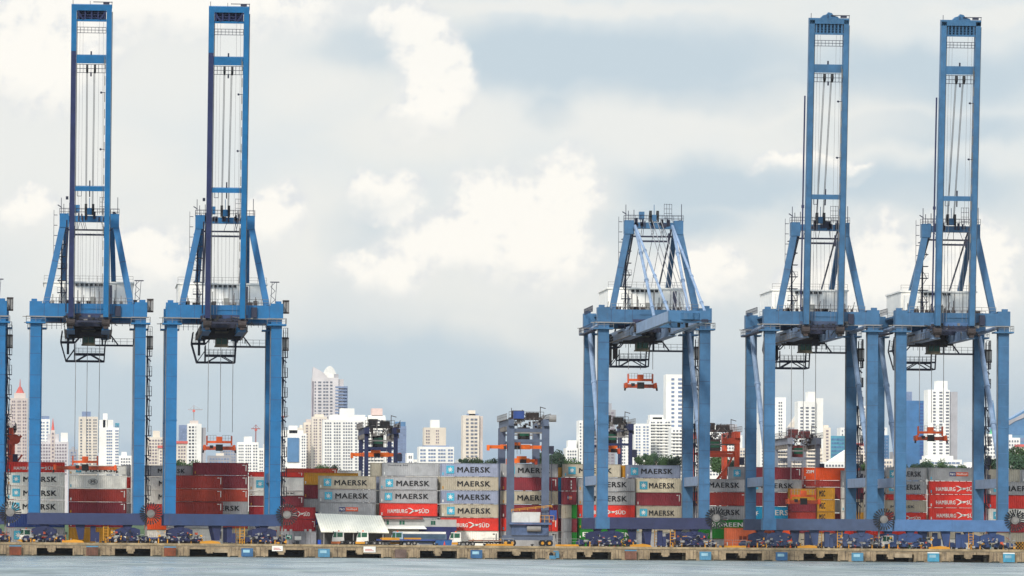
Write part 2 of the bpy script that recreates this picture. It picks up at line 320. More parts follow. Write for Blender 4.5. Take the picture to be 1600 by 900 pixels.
def crane(px, label, typ, sill_m, up=True, lightcap=False, bog=None, span=20.35, ropes=None):
    X = P(px, 811, 3).x
    c = thing('quay_crane', label, 'crane', (X, 3, DZ), 'tall blue quay cranes for containers')
    mm = M_A if typ == 'A' else M_B
    a = span / 2; A_ = typ == 'A'
    for v in (0, 30):
        for s in (-1, 1):
            l = part('leg', MB().box(s * a - 1.05, s * a + 1.05, v - 1.2, v + 1.2, 5.9, 43.98), mm, c)
            part('leg_splice', MB().box(s * a - 1.12, s * a + 1.12, v - 1.27, v + 1.27, 24.0, 24.25).box(s * a - 1.12, s * a + 1.12, v - 1.27, v + 1.27, 12.4, 12.6), mm, l)
            pl = part('leg_platform', MB().box(s * a - 1.9, s * a + 1.9, v - 2.0, v + 2.0, 42.7, 43.0), mm, c)
            r_ = MB(); r_.rail((s * a - 1.85, v - 1.95, 43), (s * a + 1.85, v - 1.95, 43)); r_.rail((s * a + s * 1.85, v - 1.95, 43), (s * a + s * 1.85, v + 1.95, 43))
            part('railing', r_, M_GREY, pl)
            js = MB()
            for z in (9.2, 15.6, 19.0, 28.2, 32.6, 36.8, 40.1): js.box(s * a - 1.058, s * a + 1.058, v - 1.208, v + 1.208, z, z + .07)
            part('weld_seam', js, sill_m, l)
            part('conduit', MB().box(s * a - 1.22, s * a - 1.1, v - .6, v - .4, 6, 42.6), M_GREY, l)
        part('sill_beam', MB().box(-a - 1.25, a + 1.25, v - 1.3, v + 1.3, 3.65, 5.88).box(-.06, .06, v - 1.34, v + 1.34, 3.62, 5.9).box(-a + 3, -a + 3.08, v - 1.33, v + 1.33, 3.65, 5.88).box(a - 4, a - 3.9, v - 1.33, v + 1.33, 3.65, 5.88), sill_m, c)
        if lightcap and v == 0: part('sill_end_cap', MB().box(-a - 1.28, -a + 1.4, -1.36, 1.33, 3.62, 5.9), mm, c)
        pb = part('portal_beam', MB().box(-a - 1.15, a + 1.15, v - 1.35, v + 1.35, 44, 46.6).box(-a - 1.25, -a + 1.2, v - 1.4, v + 1.4, 44.0, 47.0).box(a - 1.2, a + 1.25, v - 1.4, v + 1.4, 44.0, 47.0)
                  .box(-a - .9, -a + .2, v - .5, v + .5, 47, 47.5).box(a - .2, a + .9, v - .5, v + .5, 47, 47.5).box(-3, 3, v - 1.5, v - 1.36, 45.6, 45.8), mm, c)
        js = MB()
        for u in (-8.6, -5.9, -4.4, 4.6, 6.2, 8.7): js.box(u, u + .07, v - 1.358, v + 1.358, 44.02, 46.58)
        js.box(-4.3, 4.5, v - 1.37, v - 1.352, 44.05, 44.7); part('stiffener_shade_strip', js, sill_m, pb)  # low strip in sill colour stands for shade at the portal centre
        r_ = MB(); r_.rail((-8.6, v - 1.3, 46.6), (8.6, v - 1.3, 46.6), 1.15, 1.4); part('railing', r_, M_GREY, pb)
        part('handline', MB().box(-a - 2.6, -a + 6.2, v - 1.48, v - 1.42, 43.9, 44.06).box(a - 6, a + 1.6, v - 1.48, v - 1.42, 43.9, 44.06), M_CAGE, pb)
    for s in (-1, 1):
        part('side_beam', MB().box(s * a - .8, s * a + .8, 1.22, 28.78, 12.3, 14.1), M_PALE if not A_ else mm, c)
        part('top_tie_tube', MB().cyl((s * a - s * .2, .9, 44.1), (s * a - s * .2, 29, 43.7), .42, 10), M_PALE if not A_ else mm, c)
        d = MB().cyl((s * a, 28.6, 43.0), (s * a, 1.6, 14.6), .5, 10)
        for t in (.35, .62, .9): p = Vector((s * a, 28.6, 43)).lerp(Vector((s * a, 1.6, 14.6)), t); d.cyl(p, p + Vector((0, -.5, -.52)), .62, 10)
        part('diagonal_brace', d, M_PALE if not A_ else mm, c)
    # fixed girders and boom
    for s in (-1, 1):
        gd = part('trolley_girder', MB().box(s * 3.4 - .55, s * 3.4 + .55, -2.4, 52, 41.6, 43.8).box(s * 3.4 - .8, s * 3.4 + .8, -2.4, 52, 41.45, 41.58), M_PALE if not A_ else mm, c)
        r_ = MB(); r_.rail((s * 4.6, 2, 41.7), (s * 4.6, 51, 41.7), 1.1, 2.4); r_.box(min(s * 4, s * 4.7), max(s * 4, s * 4.7), 2, 51, 41.6, 41.7); part('girder_walkway', r_, M_GREY, gd)
    part('girder_tie', MB().box(-2.85, 2.85, 14, 14.8, 42.8, 43.6).box(-2.85, 2.85, 36, 36.8, 42.8, 43.6).box(-2.85, 2.85, 51, 51.8, 42.6, 43.6), M_FRAME, c)
    H = Vector((0, -3.0, 42.8)); d = Vector((0, -.165, .986)) if up and A_ else Vector((0, -.11, .994)) if up else Vector((0, -1, 0)); n = Vector((0, .986, .165)) if up and A_ else Vector((0, .994, .11)) if up else Vector((0, 0, 1))
    def bp(u, s_, t): return H + Vector((u, 0, 0)) + d * s_ + n * t
    LB = 61.6 if A_ else 60.9
    for s in (-1, 1):
        gm = mm
        if A_ and s == -1: gm = M_NAVY
        w_ = 1.0
        top = 53.0 if (A_ and s == -1) else LB
        g_ = part('boom_girder', MB().beam(bp(s * 3.38, 1.3 if up else 0, 0), bp(s * 3.38, top, 0), w_, 2.0), gm if up else M_PALE, c, 'navy lower boom girder' if gm is M_NAVY else None)
        if top < LB: part('boom_girder', MB().beam(bp(s * 3.38, top, 0), bp(s * 3.38, LB, 0), 1.02, 2.02), mm, c)
        part('trolley_rail', MB().beam(bp(s * 3.38 + (.6 if s > 0 else .62), 1, -.4), bp(s * 3.38 + (.6 if s > 0 else .62), LB - 1, -.4), .16, .3), M_GREY, g_)
        lm = MB()
        if s > 0:
            for i in range(14): lm.beam(bp(2.7, 8 + i * 3.2, -.9), bp(2.7, 8 + i * 3.2 + 1.8, -.9), .12)
            lm.beam(bp(2.55, 5, -.9), bp(2.55, 52, -.9), .07)
            part('boom_ladder', lm, M_GREY, g_)
    tb = MB().beam(bp(-3.9, LB - .5, 0), bp(3.9, LB - .5, 0), 1.2, 2.0) if False else MB()
    def cross(s0, s1, t0=-.8, t1=.8, u=2.86):
        q_ = MB(); vs_ = [bp(uu, ss, tt) for ss in (s0, s1) for (uu, tt) in ((-u, t0), (u, t0), (u, t1), (-u, t1))]
        q_.add(vs_, [(0, 3, 2, 1), (4, 5, 6, 7), (0, 1, 5, 4), (1, 2, 6, 5), (2, 3, 7, 6), (3, 0, 4, 7)]); return q_
    tip = part('boom_tip_beam', cross(LB - .75, LB + .35, -1, 1, 3.9), mm, c)
    part('boom_tip_beam', cross(LB - 2.9, LB - 2.5, -.8, .8, 2.86), mm, c)
    lt = MB()
    for k in range(8 if not A_ else 5):
        u = -2.5 + k * (5 / (7 if not A_ else 4))
        lt.beam(bp(u, LB - 2.6, -.6), bp(u, LB - .7, -.6), .3)
    if A_: lt.beam(bp(-2.8, LB - .8, -.7), bp(-1.6, LB - 2.5, -.7), .35).beam(bp(2.8, LB - .8, -.7), bp(1.6, LB - 2.5, -.7), .35)
    for k in range(3): lt.beam(bp(-2.8, LB - 1.1 - k * .5, -.5), bp(2.8, LB - 1.1 - k * .5, -.5), .1)
    lt.add([bp(-2.8, LB - 2.6, .3), bp(2.8, LB - 2.6, .3), bp(2.8, LB - .7, .3), bp(-2.8, LB - .7, .3)], [(0, 1, 2, 3)])
    part('tip_lattice', lt, M_NAVY if A_ else mm, tip)
    if not A_:
        part('tip_hood', MB().prism([(-1.6, 0), (-1.0, .7), (-.4, .8), (0, 1.1), (.5, .8), (1.0, .65), (1.7, 0)], -.6, .6) if False else
             MB().add([bp(u, LB + .35 + z, t) for t in (-.6, .6) for u, z in ((-1.7, 0), (-1.1, .55), (-.5, .7), (-.1, 1.15), (.5, 1.0), (.9, .5), (1.7, .3), (1.9, 0))],
                      [tuple(range(8)), tuple(range(15, 7, -1))] + [(i, 8 + i, 8 + (i + 1) % 8, (i + 1) % 8) for i in range(8)]), mm, tip)
    tr = MB().beam(bp(-3.6, LB + .3, -.8), bp(-3.6, LB + 1.3, -.8), .1).beam(bp(0.3, LB + .9, -.8), bp(4.0, LB + .9, -.8), .14).beam(bp(2.2, LB + .7, -.8), bp(3.4, LB + .7, -.8), .5).beam(bp(3.9, LB - .3, -.8), bp(3.9, LB + 1.0, -.8), .1).beam(bp(-.3, LB + .3, -.8), bp(-.3, LB + 1.1, -.8), .08)
    part('tip_handrail', tr, M_FRAME, tip)
    def bwalk(s0, hh, prnt):
        r_ = MB()
        for k in range(9): r_.beam(bp(-2.8 + k * .7, s0, -.7), bp(-2.8 + k * .7, s0 + hh, -.7), .07)
        for z in (0, .5, 1): r_.beam(bp(-2.8, s0 + hh * z, -.7), bp(2.8, s0 + hh * z, -.7), .1)
        part('boom_walkway', r_, M_FRAME, prnt)
    bwalk(LB - 5.1, 1.1, tip)
    for (s0, s1, sh) in ((50.6, 52.2, True), (25.8, 26.7, False)):
        cb = part('boom_cross_beam', cross(s0, s1), mm, c)
        if sh:
            bwalk(s0 - 1.8, 1.6, cb)
            for u in (-.75, .75):
                part('sheave', MB().cyl(bp(u - .22, s0 - .9, -.9), bp(u + .22, s0 - .9, -.9), .75, 12).beam(bp(u, s0 - .2, -.9), bp(u, s0 - 1.9, -.9), .34, .4), M_BLK, cb)
            part('rope_guide', MB().beam(bp(0, s1, 0), bp(0, s1 + .7, 0), .3).beam(bp(0, s0 - 1.7, -.8), bp(0, s0 - 2.5, -.8), .3, .3), M_FRAME, cb)
        else:
            part('rope_guide', MB().beam(bp(0, s1, 0), bp(0, s1 + 1.1, 0), .25).beam(bp(0, s0 - 1.2, 0), bp(0, s0, 0), .22).beam(bp(-2.4, s0 - 1, -.5), bp(-2.4, s0, -.5), .1).beam(bp(-1.6, s0 - 1, -.5), bp(-1.6, s0, -.5), .1).beam(bp(-2.4, s0 - 1, -.5), bp(-1.6, s0 - 1, -.5), .1), M_FRAME, cb)
    if up:
        lr = MB()
        for s_ in (45, 34): lr.beam(bp(2.8, s_, -.9), bp(2.0, s_, -.9), .12).cyl(bp(2.0, s_, -1.3), bp(2.0, s_, -.7), .22, 6)
        part('boom_lamp', lr, M_FRAME, c)
    ap = Vector((0, 2.5, 63.2))
    # ropes inside the raised boom
    if up:
        for u in (-2.2, -1.6, -.85, -.65, .55, .75, 1.5, 2.3):
            thick = abs(u) < 1
            part('boom_rope', MB().beam(bp(u, LB - 3 if not thick else 49.0, -.3), (u * .9, 2.3, 64.2) if thick else bp(u, 2, -.2), .11 if thick else .045), M_ROPE, c)
    # A frame
    ax = 4.9
    for s in (-1, 1):
        ml = part('mast_leg', MB().beam((s * ax, 2.2, 63.2), (s * 8.25, .2, 46.6), 1.2, 1.3), mm, c)
        part('mast_leg', MB().beam((s * (ax - .5), 3.4, 63), (s * 5.2, 29.6, 46.6), .95, .9), mm, c)
        part('weld_seam', MB().beam(Vector((s * ax, 2.2, 63.2)).lerp(Vector((s * 8.25, .2, 46.6)), .5), Vector((s * ax, 2.2, 63.2)).lerp(Vector((s * 8.25, .2, 46.6)), .506), 1.24, 1.34), sill_m, ml)
        part('back_stay', MB().cyl((s * (ax - 1.2), 3.6, 62.8), (s * 3.5, 44, 43.9), .17, 6), M_FRAME, c)
    ab = part('apex_beam', MB().box(-ax - .8, ax + .8, 1.4, 3.2, 62.7, 63.9).box(-ax - .9, -ax + .9, 1.2, 3.6, 61.6, 64.3).box(ax - .9, ax + .9, 1.2, 3.6, 61.6, 64.3), mm, c)
    r_ = MB(); r_.rail((-ax - .9, 1.1, 64.1), (ax + .9, 1.1, 64.1), 1.2, 1.0); r_.rail((-ax - .9, 3.5, 64.1), (ax + .9, 3.5, 64.1), 1.2, 1.5); part('railing', r_, M_FRAME, ab)
    part('sheave', MB().cyl((-.9, 1.6, 65.4), (-.5, 1.6, 65.4), .85, 12).cyl((.5, 1.6, 65.4), (.9, 1.6, 65.4), .85, 12).beam((-.7, 1.2, 64), (-.7, 1.2, 66.2), .5).beam((.7, 1.2, 64), (.7, 1.2, 66.2), .5), M_BLK, ab)
    part('sheave_block', MB().box(-.5, .5, 1, 2.4, 64.1, 65.4).beam((0, 1.2, 65.4), (0, 1.2, 67.4), .12).box(-2.9, -1.9, 1.2, 2.6, 64.5, 66.0), mm, ab)
    tt = MB()
    for (u, z) in ((-5.5, 67.4), (-5.0, 66.2), (5.5, 67.6), (-3.9, 66.4)): tt.beam((u, 2, 64), (u, 2, z), .12)
    for i in range(4): tt.beam((2.0 + i * .5, 1.3, 64.2), (2.0 + i * .5, 1.3, 67.6), .07); tt.beam((2, 1.3, 64.8 + i * .9), (3.5, 1.3, 64.8 + i * .9), .07)
    tt.beam((-6.2, 2, 66.0), (-5.4, 2, 65.5), .18); part('apex_mast', tt, M_FRAME, ab)
    part('lower_apex_beam', MB().box(-ax + .6, ax - .6, 1.8, 2.4, 61.0, 61.3).box(-2.8, 2.8, 1.0, 1.4, 60.0, 60.35).box(-3.1, -2.8, 1, 1.6, 59.6, 61.8).box(2.8, 3.1, 1, 1.6, 59.6, 61.8), M_FRAME, c)
    if not up:
        for s in (-1, 1):
            for (s_, w_) in ((30, .3), (56, .26)):
                p, q_ = Vector((s * (ax - 1.2), 1.4, 63.2)), bp(s * 3.4, s_, 1.2); fsb = MB().cyl(p, q_, w_, 8)
                for t in (.3, .6, .9): k_ = p.lerp(q_, t); fsb.cyl(k_, k_ + (q_ - p).normalized() * .5, w_ * 1.5, 8)
                part('fore_stay', fsb, M_PALE, c)
        for u in (-1.2, -.4, .5, 1.3): part('boom_rope', MB().beam((u, 1.6, 64.6), bp(u, 50, 1.2), .12), M_ROPE, c)
        for u in (-2.0, .4, 2.0): part('boom_rope', MB().beam((u, 2.6, 64), (u, 30, 50), .09), M_ROPE, c)
    else:
        s = -1
        k0, k1 = bp(-4.35, 4 if not A_ else 2, .6), bp(-4.35, 46 if not A_ else 20, .6)
        part('folded_stay', MB().beam(k0, k1, .28, .3).beam(bp(-4.35, 24, .6), bp(-4.35, 24.6, .6), .5, .5), M_FRAME if A_ else M_BN, c)
        for u in (-2.1, -1.3, -.6, .2, .9, 1.9): part('boom_rope', MB().beam((u, 2.0, 60.6), (u * .9, 1.2, 47), .05), M_ROPE, c)
    # ladder mast beside the boom
    lm = MB().beam((-5.3, 4, 43), (-5.3, 4, 61.5), .32)
    for i in range(7): z = 46.5 + i * 2.35; lm.box(-6.1, -4.2, 3.2, 4.9, z, z + .14)
    for i in range(6): z = 46.6 + i * 2.35; lm.beam((-5.9 + (i % 2) * 1.4, 3.4, z), (-4.5 - (i % 2) * 1.4, 3.4, z + 2.3), .1)
    lm.rail((-6.1, 3.2, 48.9), (-4.2, 3.2, 48.9), 1, .6, .05).rail((-6.1, 3.2, 53.6), (-4.2, 3.2, 53.6), 1, .6, .05)
    for i in range(5): lm.beam((-6.9, 2, 56 + i * 2), (-6.2, 2, 56 + i * 2), .12)
    lm.beam((-6.9, 2, 54), (-6.9, 2, 65), .08)
    part('ladder_mast', lm, M_FRAME, c)
    # machinery deck and house
    part('machinery_deck', MB().box(-9.2, 9.2, 15, 42, 46.2, 46.6), mm, c)
    u0, u1 = (-8.8, 8.8) if A_ else (-7.2, 8.0)
    hs = part('machinery_house', MB().box(u0, u1, 20, 40, 46.62, 51.6).box(u0 - .25, u1 + .25, 19.7, 40.3, 51.6, 51.9).box(u0 + .5, u0 + 3.6, 18, 19.6, 46.62, 50.9), M_HOUSE, c)
    w_ = MB()
    for k in range(6): w_.box(-2.6 + k * .95, -1.95 + k * .95, 19.62, 19.69, 51.0, 51.5)
    part('roof_vent', w_, M_BLK, hs)
    w_ = MB()
    for k in range(7): w_.box(u0 + 4 + k * 1.7, u0 + 4.12 + k * 1.7, 19.9, 19.98, 46.8, 51.4)
    part('wall_rib', w_, M_CAGE, hs)
    part('house_door', MB().box(.3, 1.4, 19.88, 19.97, 46.7, 48.9), mat('door_grey', (150, 150, 142), .6), hs)
    r_ = MB(); r_.rail((u0, 19.9, 51.9), (u1, 19.9, 51.9), 1.1, 1.7, .06); part('railing', r_, M_GREY, hs)
    r_ = MB(); r_.rail((-9.2, 15, 46.6), (9.2, 15, 46.6), 1.1, 1.2, .08)
    for (u, z) in ((-7, 49), (-3.2, 50.4), (-2.1, 49.8), (1.2, 50.6), (2.2, 49.6), (5.2, 49.9), (6.4, 48.8)): r_.beam((u, 12, 46.6), (u, 12, z), .14).box(u - .3, u + .3, 11.8, 12.2, 47, 47.7)
    part('deck_equipment', r_, M_GREY if A_ else M_RUSTY, c)
    part('winch_frame', MB().box(3.9, 4.6, 1.5, 2.4, 44, 50.4).box(5.2, 6.3, -1.9, -1.45, 44.2, 46.2), M_FRAME, c)
    # hinge machinery under the portal
    part('hinge_beam', MB().box(-4.6, 4.6, -2.2, 1.2, 43.45, 43.95).box(-2.8, 2.8, -3.2, -2.8, 42.9, 43.3), M_FRAME, c)
    hm = MB()
    for u in (-3.4, 3.4): hm.cyl((u - .8, -3, 42.9), (u + .8, -3, 42.9), .85, 12).box(u - .45, u + .45, -3.4, -2.4, 41.7, 42.5)
    part('boom_hinge', hm, M_RUSTY, c)
    rr = random.Random(int(px))
    for k, (n_, mt) in enumerate(((26, M_BLK), (16, M_RUSTY), (8, M_GREY))):
        hp = MB()
        for i in range(n_):
            u, w2, vv = rr.uniform(-4.8, 5.2), rr.uniform(42.6, 44.4), rr.uniform(-2.6, -1.5)
            if rr.random() < .5: hp.box(u, u + rr.uniform(.2, .8), vv, vv + .5, w2, w2 + rr.uniform(.15, .6))
            else: hp.beam((u, vv, w2), (u + rr.uniform(-1.2, 1.2), vv, w2 + rr.uniform(-1.6, .4)), .12)
        part('hinge_pipework', hp, mt, c)
    hp = MB()
    for i in range(34):
        u = rr.uniform(-8.8, 8.8); z0 = 46.62; hh = rr.uniform(.5, 2.6)
        if i % 3: hp.beam((u, 9 + rr.uniform(-4, 5), z0), (u, 9, z0 + hh), .1)
        else: hp.box(u, u + rr.uniform(.3, .9), 8, 9, z0, z0 + hh * .5)
    part('deck_pipework', hp, M_RUSTY, c)
    hp = MB()
    for i in range(20):
        u = rr.uniform(-5, 5); hp.box(u, u + rr.uniform(.2, .6), 1.25, 1.39, 62.8 + rr.uniform(0, .6), 63.6 + rr.uniform(0, 1.2))
    for i in range(8): u = rr.uniform(-4.5, 4.5); hp.beam((u, 1.2, 62.7), (u + rr.uniform(-.8, .8), 1.2, 61.2), .09)
    part('apex_pipework', hp, M_FRAME, c)
    # trolley, cab, hanging maintenance platform
    tl = part('trolley', MB().box(-4.2, 4.0, 22.5, 31.0, 43.0, 43.3).box(-3.9, 3.9, 22.5, 23.1, 41.0, 42.0).box(-3.9, 3.9, 30.4, 31, 41.0, 42.0).box(-2.6, -1.2, 24, 28, 42, 43.4).box(1.2, 2.6, 24, 28, 42, 43.4), M_RUSTY, c)
    part('trolley_ladder', MB().rail((-4.3, 22.4, 40), (4.2, 22.4, 40), 1.5, .9, .08), M_FRAME, tl)
    cb = part('operator_cabin', MB().box(-1.15, 1.35, 23.5, 26.5, 39.6, 42.2).box(-1.3, 1.5, 23.3, 26.7, 39.35, 39.6).box(-1.3, 1.5, 23.3, 26.7, 42.2, 42.4), mat('cabin_khaki', (112, 104, 84), .6, .15), c)
    part('window', MB().box(-.95, -.05, 23.44, 23.5, 39.9, 41.7), M_GLASS, cb); part('window', MB().box(.15, 1.15, 23.44, 23.5, 39.9, 41.7), M_GLASS, cb)
    mp = MB(); zb, zi, zm, zt = 36.9, 38.3, 40.7, 43.0
    for v in (43, 49):
        pts = [(-5.2, zt), (-5.5, zm), (-4.4, zb), (3.3, zb), (3.5, zm), (4.3, zt)]
        for i in range(5): mp.beam((pts[i][0], v, pts[i][1]), (pts[i + 1][0], v, pts[i + 1][1]), .26)
        mp.beam((-5.5, v, zm), (-2.6, v, zm), .3).beam((-2.6, v, zm), (-.6, v, zt), .22).beam((-2.7, v, zi), (3.3, v, zi), .34).beam((-2.7, v, zb), (-2.7, v, zi + 2), .22)
        mp.beam((-2.4, v, zb), (0, v, zi), .2).beam((.5, v, zi), (3.0, v, zb), .2).beam((-4.4, v, zb), (-2.7, v, zi + 1), .16).rail((-2.7, v, zi), (3.3, v, zi), 1.2, .8, .06)
        mp.rail((-5.5, v, zm), (-2.8, v, zm), 1.1, .7, .05)
    for (u, z) in ((-4.4, zb), (3.3, zb), (-5.5, zm), (3.5, zm)): mp.beam((u, 43, z), (u, 49, z), .22)
    mpp = part('maintenance_platform', mp, M_FRAME, c)
    part('cable_chain', MB().beam((-4.0, 43.3, 43.5), (-4.0, 43.3, 38.2), .5).beam((-3.0, 44, 43.5), (-3.0, 44, 40.6), .4) if A_ else MB().box(-5.1, -4.2, 43.1, 44.4, 37.2, 43.4).box(-3.9, -3.0, 43.1, 44.4, 38.4, 43.4).box(-4.2, -3.9, 43.4, 44, 41, 43), M_FRAME if A_ else M_RUSTY, mpp)
    wk = MB().box(1.4, a - 1.1, 28.8, 29.6, 39.4, 39.75); wk.rail((1.4, 28.8, 39.75), (a - 1.1, 28.8, 39.75), 1.2, 1.2, .06)
    wk.beam((2.9, 28.8, 39.5), (2.9, 28.8, 43.6), .3).beam((3.3, 28.8, 43.2), (6.0, 28.8, 39.7), .26).box(4.8, 5.0, 28.6, 28.8, 40.2, 40.9)
    part('cab_walkway', wk, M_FRAME, c)
    # stair tower
    sv_, su = (2.4, a + 1.1) if A_ else (30, a + 1.15)
    for i in range(10):
        z = 9.4 + i * 3.88 - (0 if A_ else 0)
        if z > 43: break
        st = MB().box(su, su + 1.25, sv_ - 1.2, sv_ + 1.2, z, z + .12)
        st.rail((su + 1.2, sv_ - 1.2, z), (su + 1.2, sv_ + 1.2, z), 1.9, .6, .07).rail((su + .3, sv_ - 1.2, z), (su + 1.2, sv_ - 1.2, z), 1.9, .45, .07)
        st.beam((su + .25, sv_ - .9, z - 3.7), (su + .25, sv_ + .9, z), .2).beam((su + .1, sv_ - 1, z - .1), (su + 1.0, sv_ - 1, z - 1.0), .24).beam((su + .7, sv_ - 1.0, z - 3.8), (su + .4, sv_ - 1, z), .14)
        part('stair_landing', st, M_FRAME, c)
    for z in (37.9, 45.2) if A_ else (37.9,):
        fl_ = part('lift_landing', MB().box(su + .15, su + 1.35, sv_ - 1.3, sv_ + .6, z, z + .25).box(su + .15, su + 1.35, sv_ - 1.3, sv_ + .6, z + 2.35, z + 2.55).box(su + .3, su + 1.2, sv_ - 1.2, sv_ + .4, z + .25, z + 2.35), M_CAGE, c)
        part('landing_frame', MB().beam((su + 1.3, sv_ - 1.35, z), (su + 1.3, sv_ - 1.35, z + 2.5), .14).beam((su + .2, sv_ - 1.35, z), (su + .2, sv_ - 1.35, z + 2.5), .14).beam((su + .75, sv_ - 1.35, z), (su + .75, sv_ - 1.35, z + 2.5), .1).box(su + .1, su + 1.4, sv_ - 1.36, sv_ - 1.3, z + 2.3, z + 2.6).box(su + .1, su + 1.4, sv_ - 1.36, sv_ - 1.3, z, z + .25), M_RUSTY, fl_)
    part('lift_mast', MB().beam((su + .35, sv_, 7), (su + .35, sv_, 42), .16).beam((su + .8, sv_ - .7, 7), (su + .8, sv_ - .7, 42), .1), M_FRAME, c)
    if A_:
        fm = MB()
        for u in (9.0, 9.9): fm.beam((u, 1, 46.9), (u + .3, 1, 51.3), .1)
        for i in range(5): fm.beam((9 + (i % 2) * .9, 1, 47 + i * .85), (9.9 - (i % 2) * .9, 1, 47.85 + i * .85), .09)
        fm.box(8.9, 10.7, .9, 1.1, 51.2, 51.4); part('light_mast', fm, M_FRAME, c)
        part('side_platform', MB().rail((-8.9, -1.4, 41.6), (-5.2, -1.4, 41.6), 1.4, .9, .09).rail((3.8, -1.4, 42.3), (8, -1.4, 42.3), .8, 1.3, .09), M_FRAME, c)
    else:
        part('side_platform', MB().rail((-a - 1.2, 10, 46.6), (-a - 1.2, 29, 46.6), 1.2, 1.2, .09).box(-a - 2.2, -a - 1.1, 2, 29, 42.5, 42.7).rail((-a - 2.2, 2, 42.7), (-a - 2.2, 29, 42.7), 1.2, 2, .07), M_FRAME, c)
    # hoist ropes down to the spreader
    if ropes:
        for u in ropes[1:]: part('hoist_rope', MB().beam((u, 26, 41), (u, 26, ropes[0]), .11), M_ROPE, c)
    # running gear
    bg_ = bog or M_BOG; rr0 = random.Random(int(px) + 5)
    for v in (0, 30):
        for s in (-1, 1):
            ub = s * 8.15
            eq = part('bogie', MB().prism([(ub - 2.4, 1.75), (ub - 2.35, 2.75), (ub - 1.2, 3.15), (ub + 1.2, 3.15), (ub + 2.35, 2.75), (ub + 2.4, 1.75), (ub + 1.3, 1.45), (ub - 1.3, 1.45)], v - .7, v + .7)
                      .prism([(ub - .9, 3.64), (ub + .9, 3.64), (ub + .25, 2.5), (ub - .25, 2.5)], v - .85, v + .85), bg_, c)
            for t_ in (-1, 1):
                uc = ub + t_ * 2.3
                for k in (-1, 1):
                    uu = uc + k * 1.05
                    part('wheel_truck', MB().prism([(uu - .95, .55), (uu - .9, 1.05), (uu - .3, 1.5), (uu + .3, 1.5), (uu + .9, 1.05), (uu + .95, .55)], v - .55, v + .55), bg_, eq)
                    for w2 in (-.48, .48): part('wheel', MB().cyl((uu + w2, v - .2, .36), (uu + w2, v + .2, .36), .36, 12), M_RUSTY, eq)
                part('motor', MB().cyl((uc - .5, v - .95, 1.2), (uc + .3, v - .95, 1.2), .26, 8), M_CAGE, eq)
                if v == 0: part('rail_guard', MB().box(uc + t_ * 1.95 - .12, uc + t_ * 1.95 + .12, v - .75, v - .6, .1, 1.1).box(uc - .3, uc - .1, v - .9, v - .8, .1, 1.0), M_YEL, eq)
        if v == 0:
            for (nm_, mt, n_) in (('hose_bundle', M_CAGE, 16), ('cable_loop', M_BLK, 18), ('warning_bracket', M_YEL, 5), ('brake_unit', M_ORD, 4)):
                for s in (-1, 1):
                    hp = MB()
                    for i in range(n_):
                        u, w2 = s * 8.15 + rr0.uniform(-4.4, 4.4), rr0.uniform(.2, 2.3)
                        if rr0.random() < .5: hp.box(u, u + rr0.uniform(.15, .6), -1.5, -1.1, w2, w2 + rr0.uniform(.12, .45))
                        else: hp.beam((u, -1.3, w2), (u + rr0.uniform(-.9, .9), -1.3, w2 + rr0.uniform(-.5, .5)), .1)
                    part(nm_, hp, mt, c)
        part('stowage_leg', MB().prism([(-2.1, 3.64), (-.2, 3.64), (-.5, .75), (-1.4, .75)], v - .6, v + .6), bg_, c)
        part('control_cabinet', MB().box(.9, 1.9, v - .5, v + .5, .4, 3.4).box(1.95, 2.6, v - .5, v + .5, .3, 2.2), bg_, c)
        ld = MB()
        for u in (3.4, 4.3): ld.beam((u, v - .7, .2), (u, v - .7, 3.6), .14)
        for i in range(6): ld.beam((3.4, v - .7, .5 + i * .55), (4.3, v - .7, .5 + i * .55), .1)
        part('access_ladder', ld, M_YEL, c)
        if v == 0: part('anchor_skid', MB().prism([(-4.6, .12), (-4.6, .5), (-2.2, .75), (-.6, .5), (-.3, .12)], -1.6, -.8), M_YEL, c)
    # cable reel
    ru, rz = a + 2.35, 5.9
    rl_ = part('cable_reel', MB().cyl((ru, -1.2, rz), (ru, -.9, rz), .78, 24).cyl((ru, -1.35, rz), (ru, -1.2, rz), .5, 16), M_GREY, c)
    sp_ = MB()
    for k in range(24):
        t = k / 24 * 2 * math.pi; e = Vector((math.cos(t), 0, math.sin(t))); sp_.beam(Vector((ru, -1.4, rz)) + e * 1.45, Vector((ru, -1.4, rz)) + e * 2.15, .24, .2)
    for k in range(24):
        t = k / 24 * 2 * math.pi; e = Vector((math.cos(t), 0, math.sin(t)))
        sp_.beam(Vector((ru, -1.25, rz)) + e * .8, Vector((ru, -1.25, rz)) + e * 2.2, .1, .2)
    part('reel_spoke', sp_, M_BLK, rl_)
    rm = MB()
    for k in range(30):
        t, t2 = k / 30 * 2 * math.pi, (k + 1) / 30 * 2 * math.pi
        rm.beam((ru + 1.95 * math.cos(t), -1.15, rz + 1.95 * math.sin(t)), (ru + 1.95 * math.cos(t2), -1.15, rz + 1.95 * math.sin(t2)), .07)
    part('reel_rim', rm, M_GREY, rl_)
    part('reel_bracket', MB().box(a + 1.25, ru + .3, -.8, -.3, 5.2, 5.6).beam((ru - .9, -.5, .6), (ru - .9, -.5, 5.4), .35), M_GREY, c)
    return c
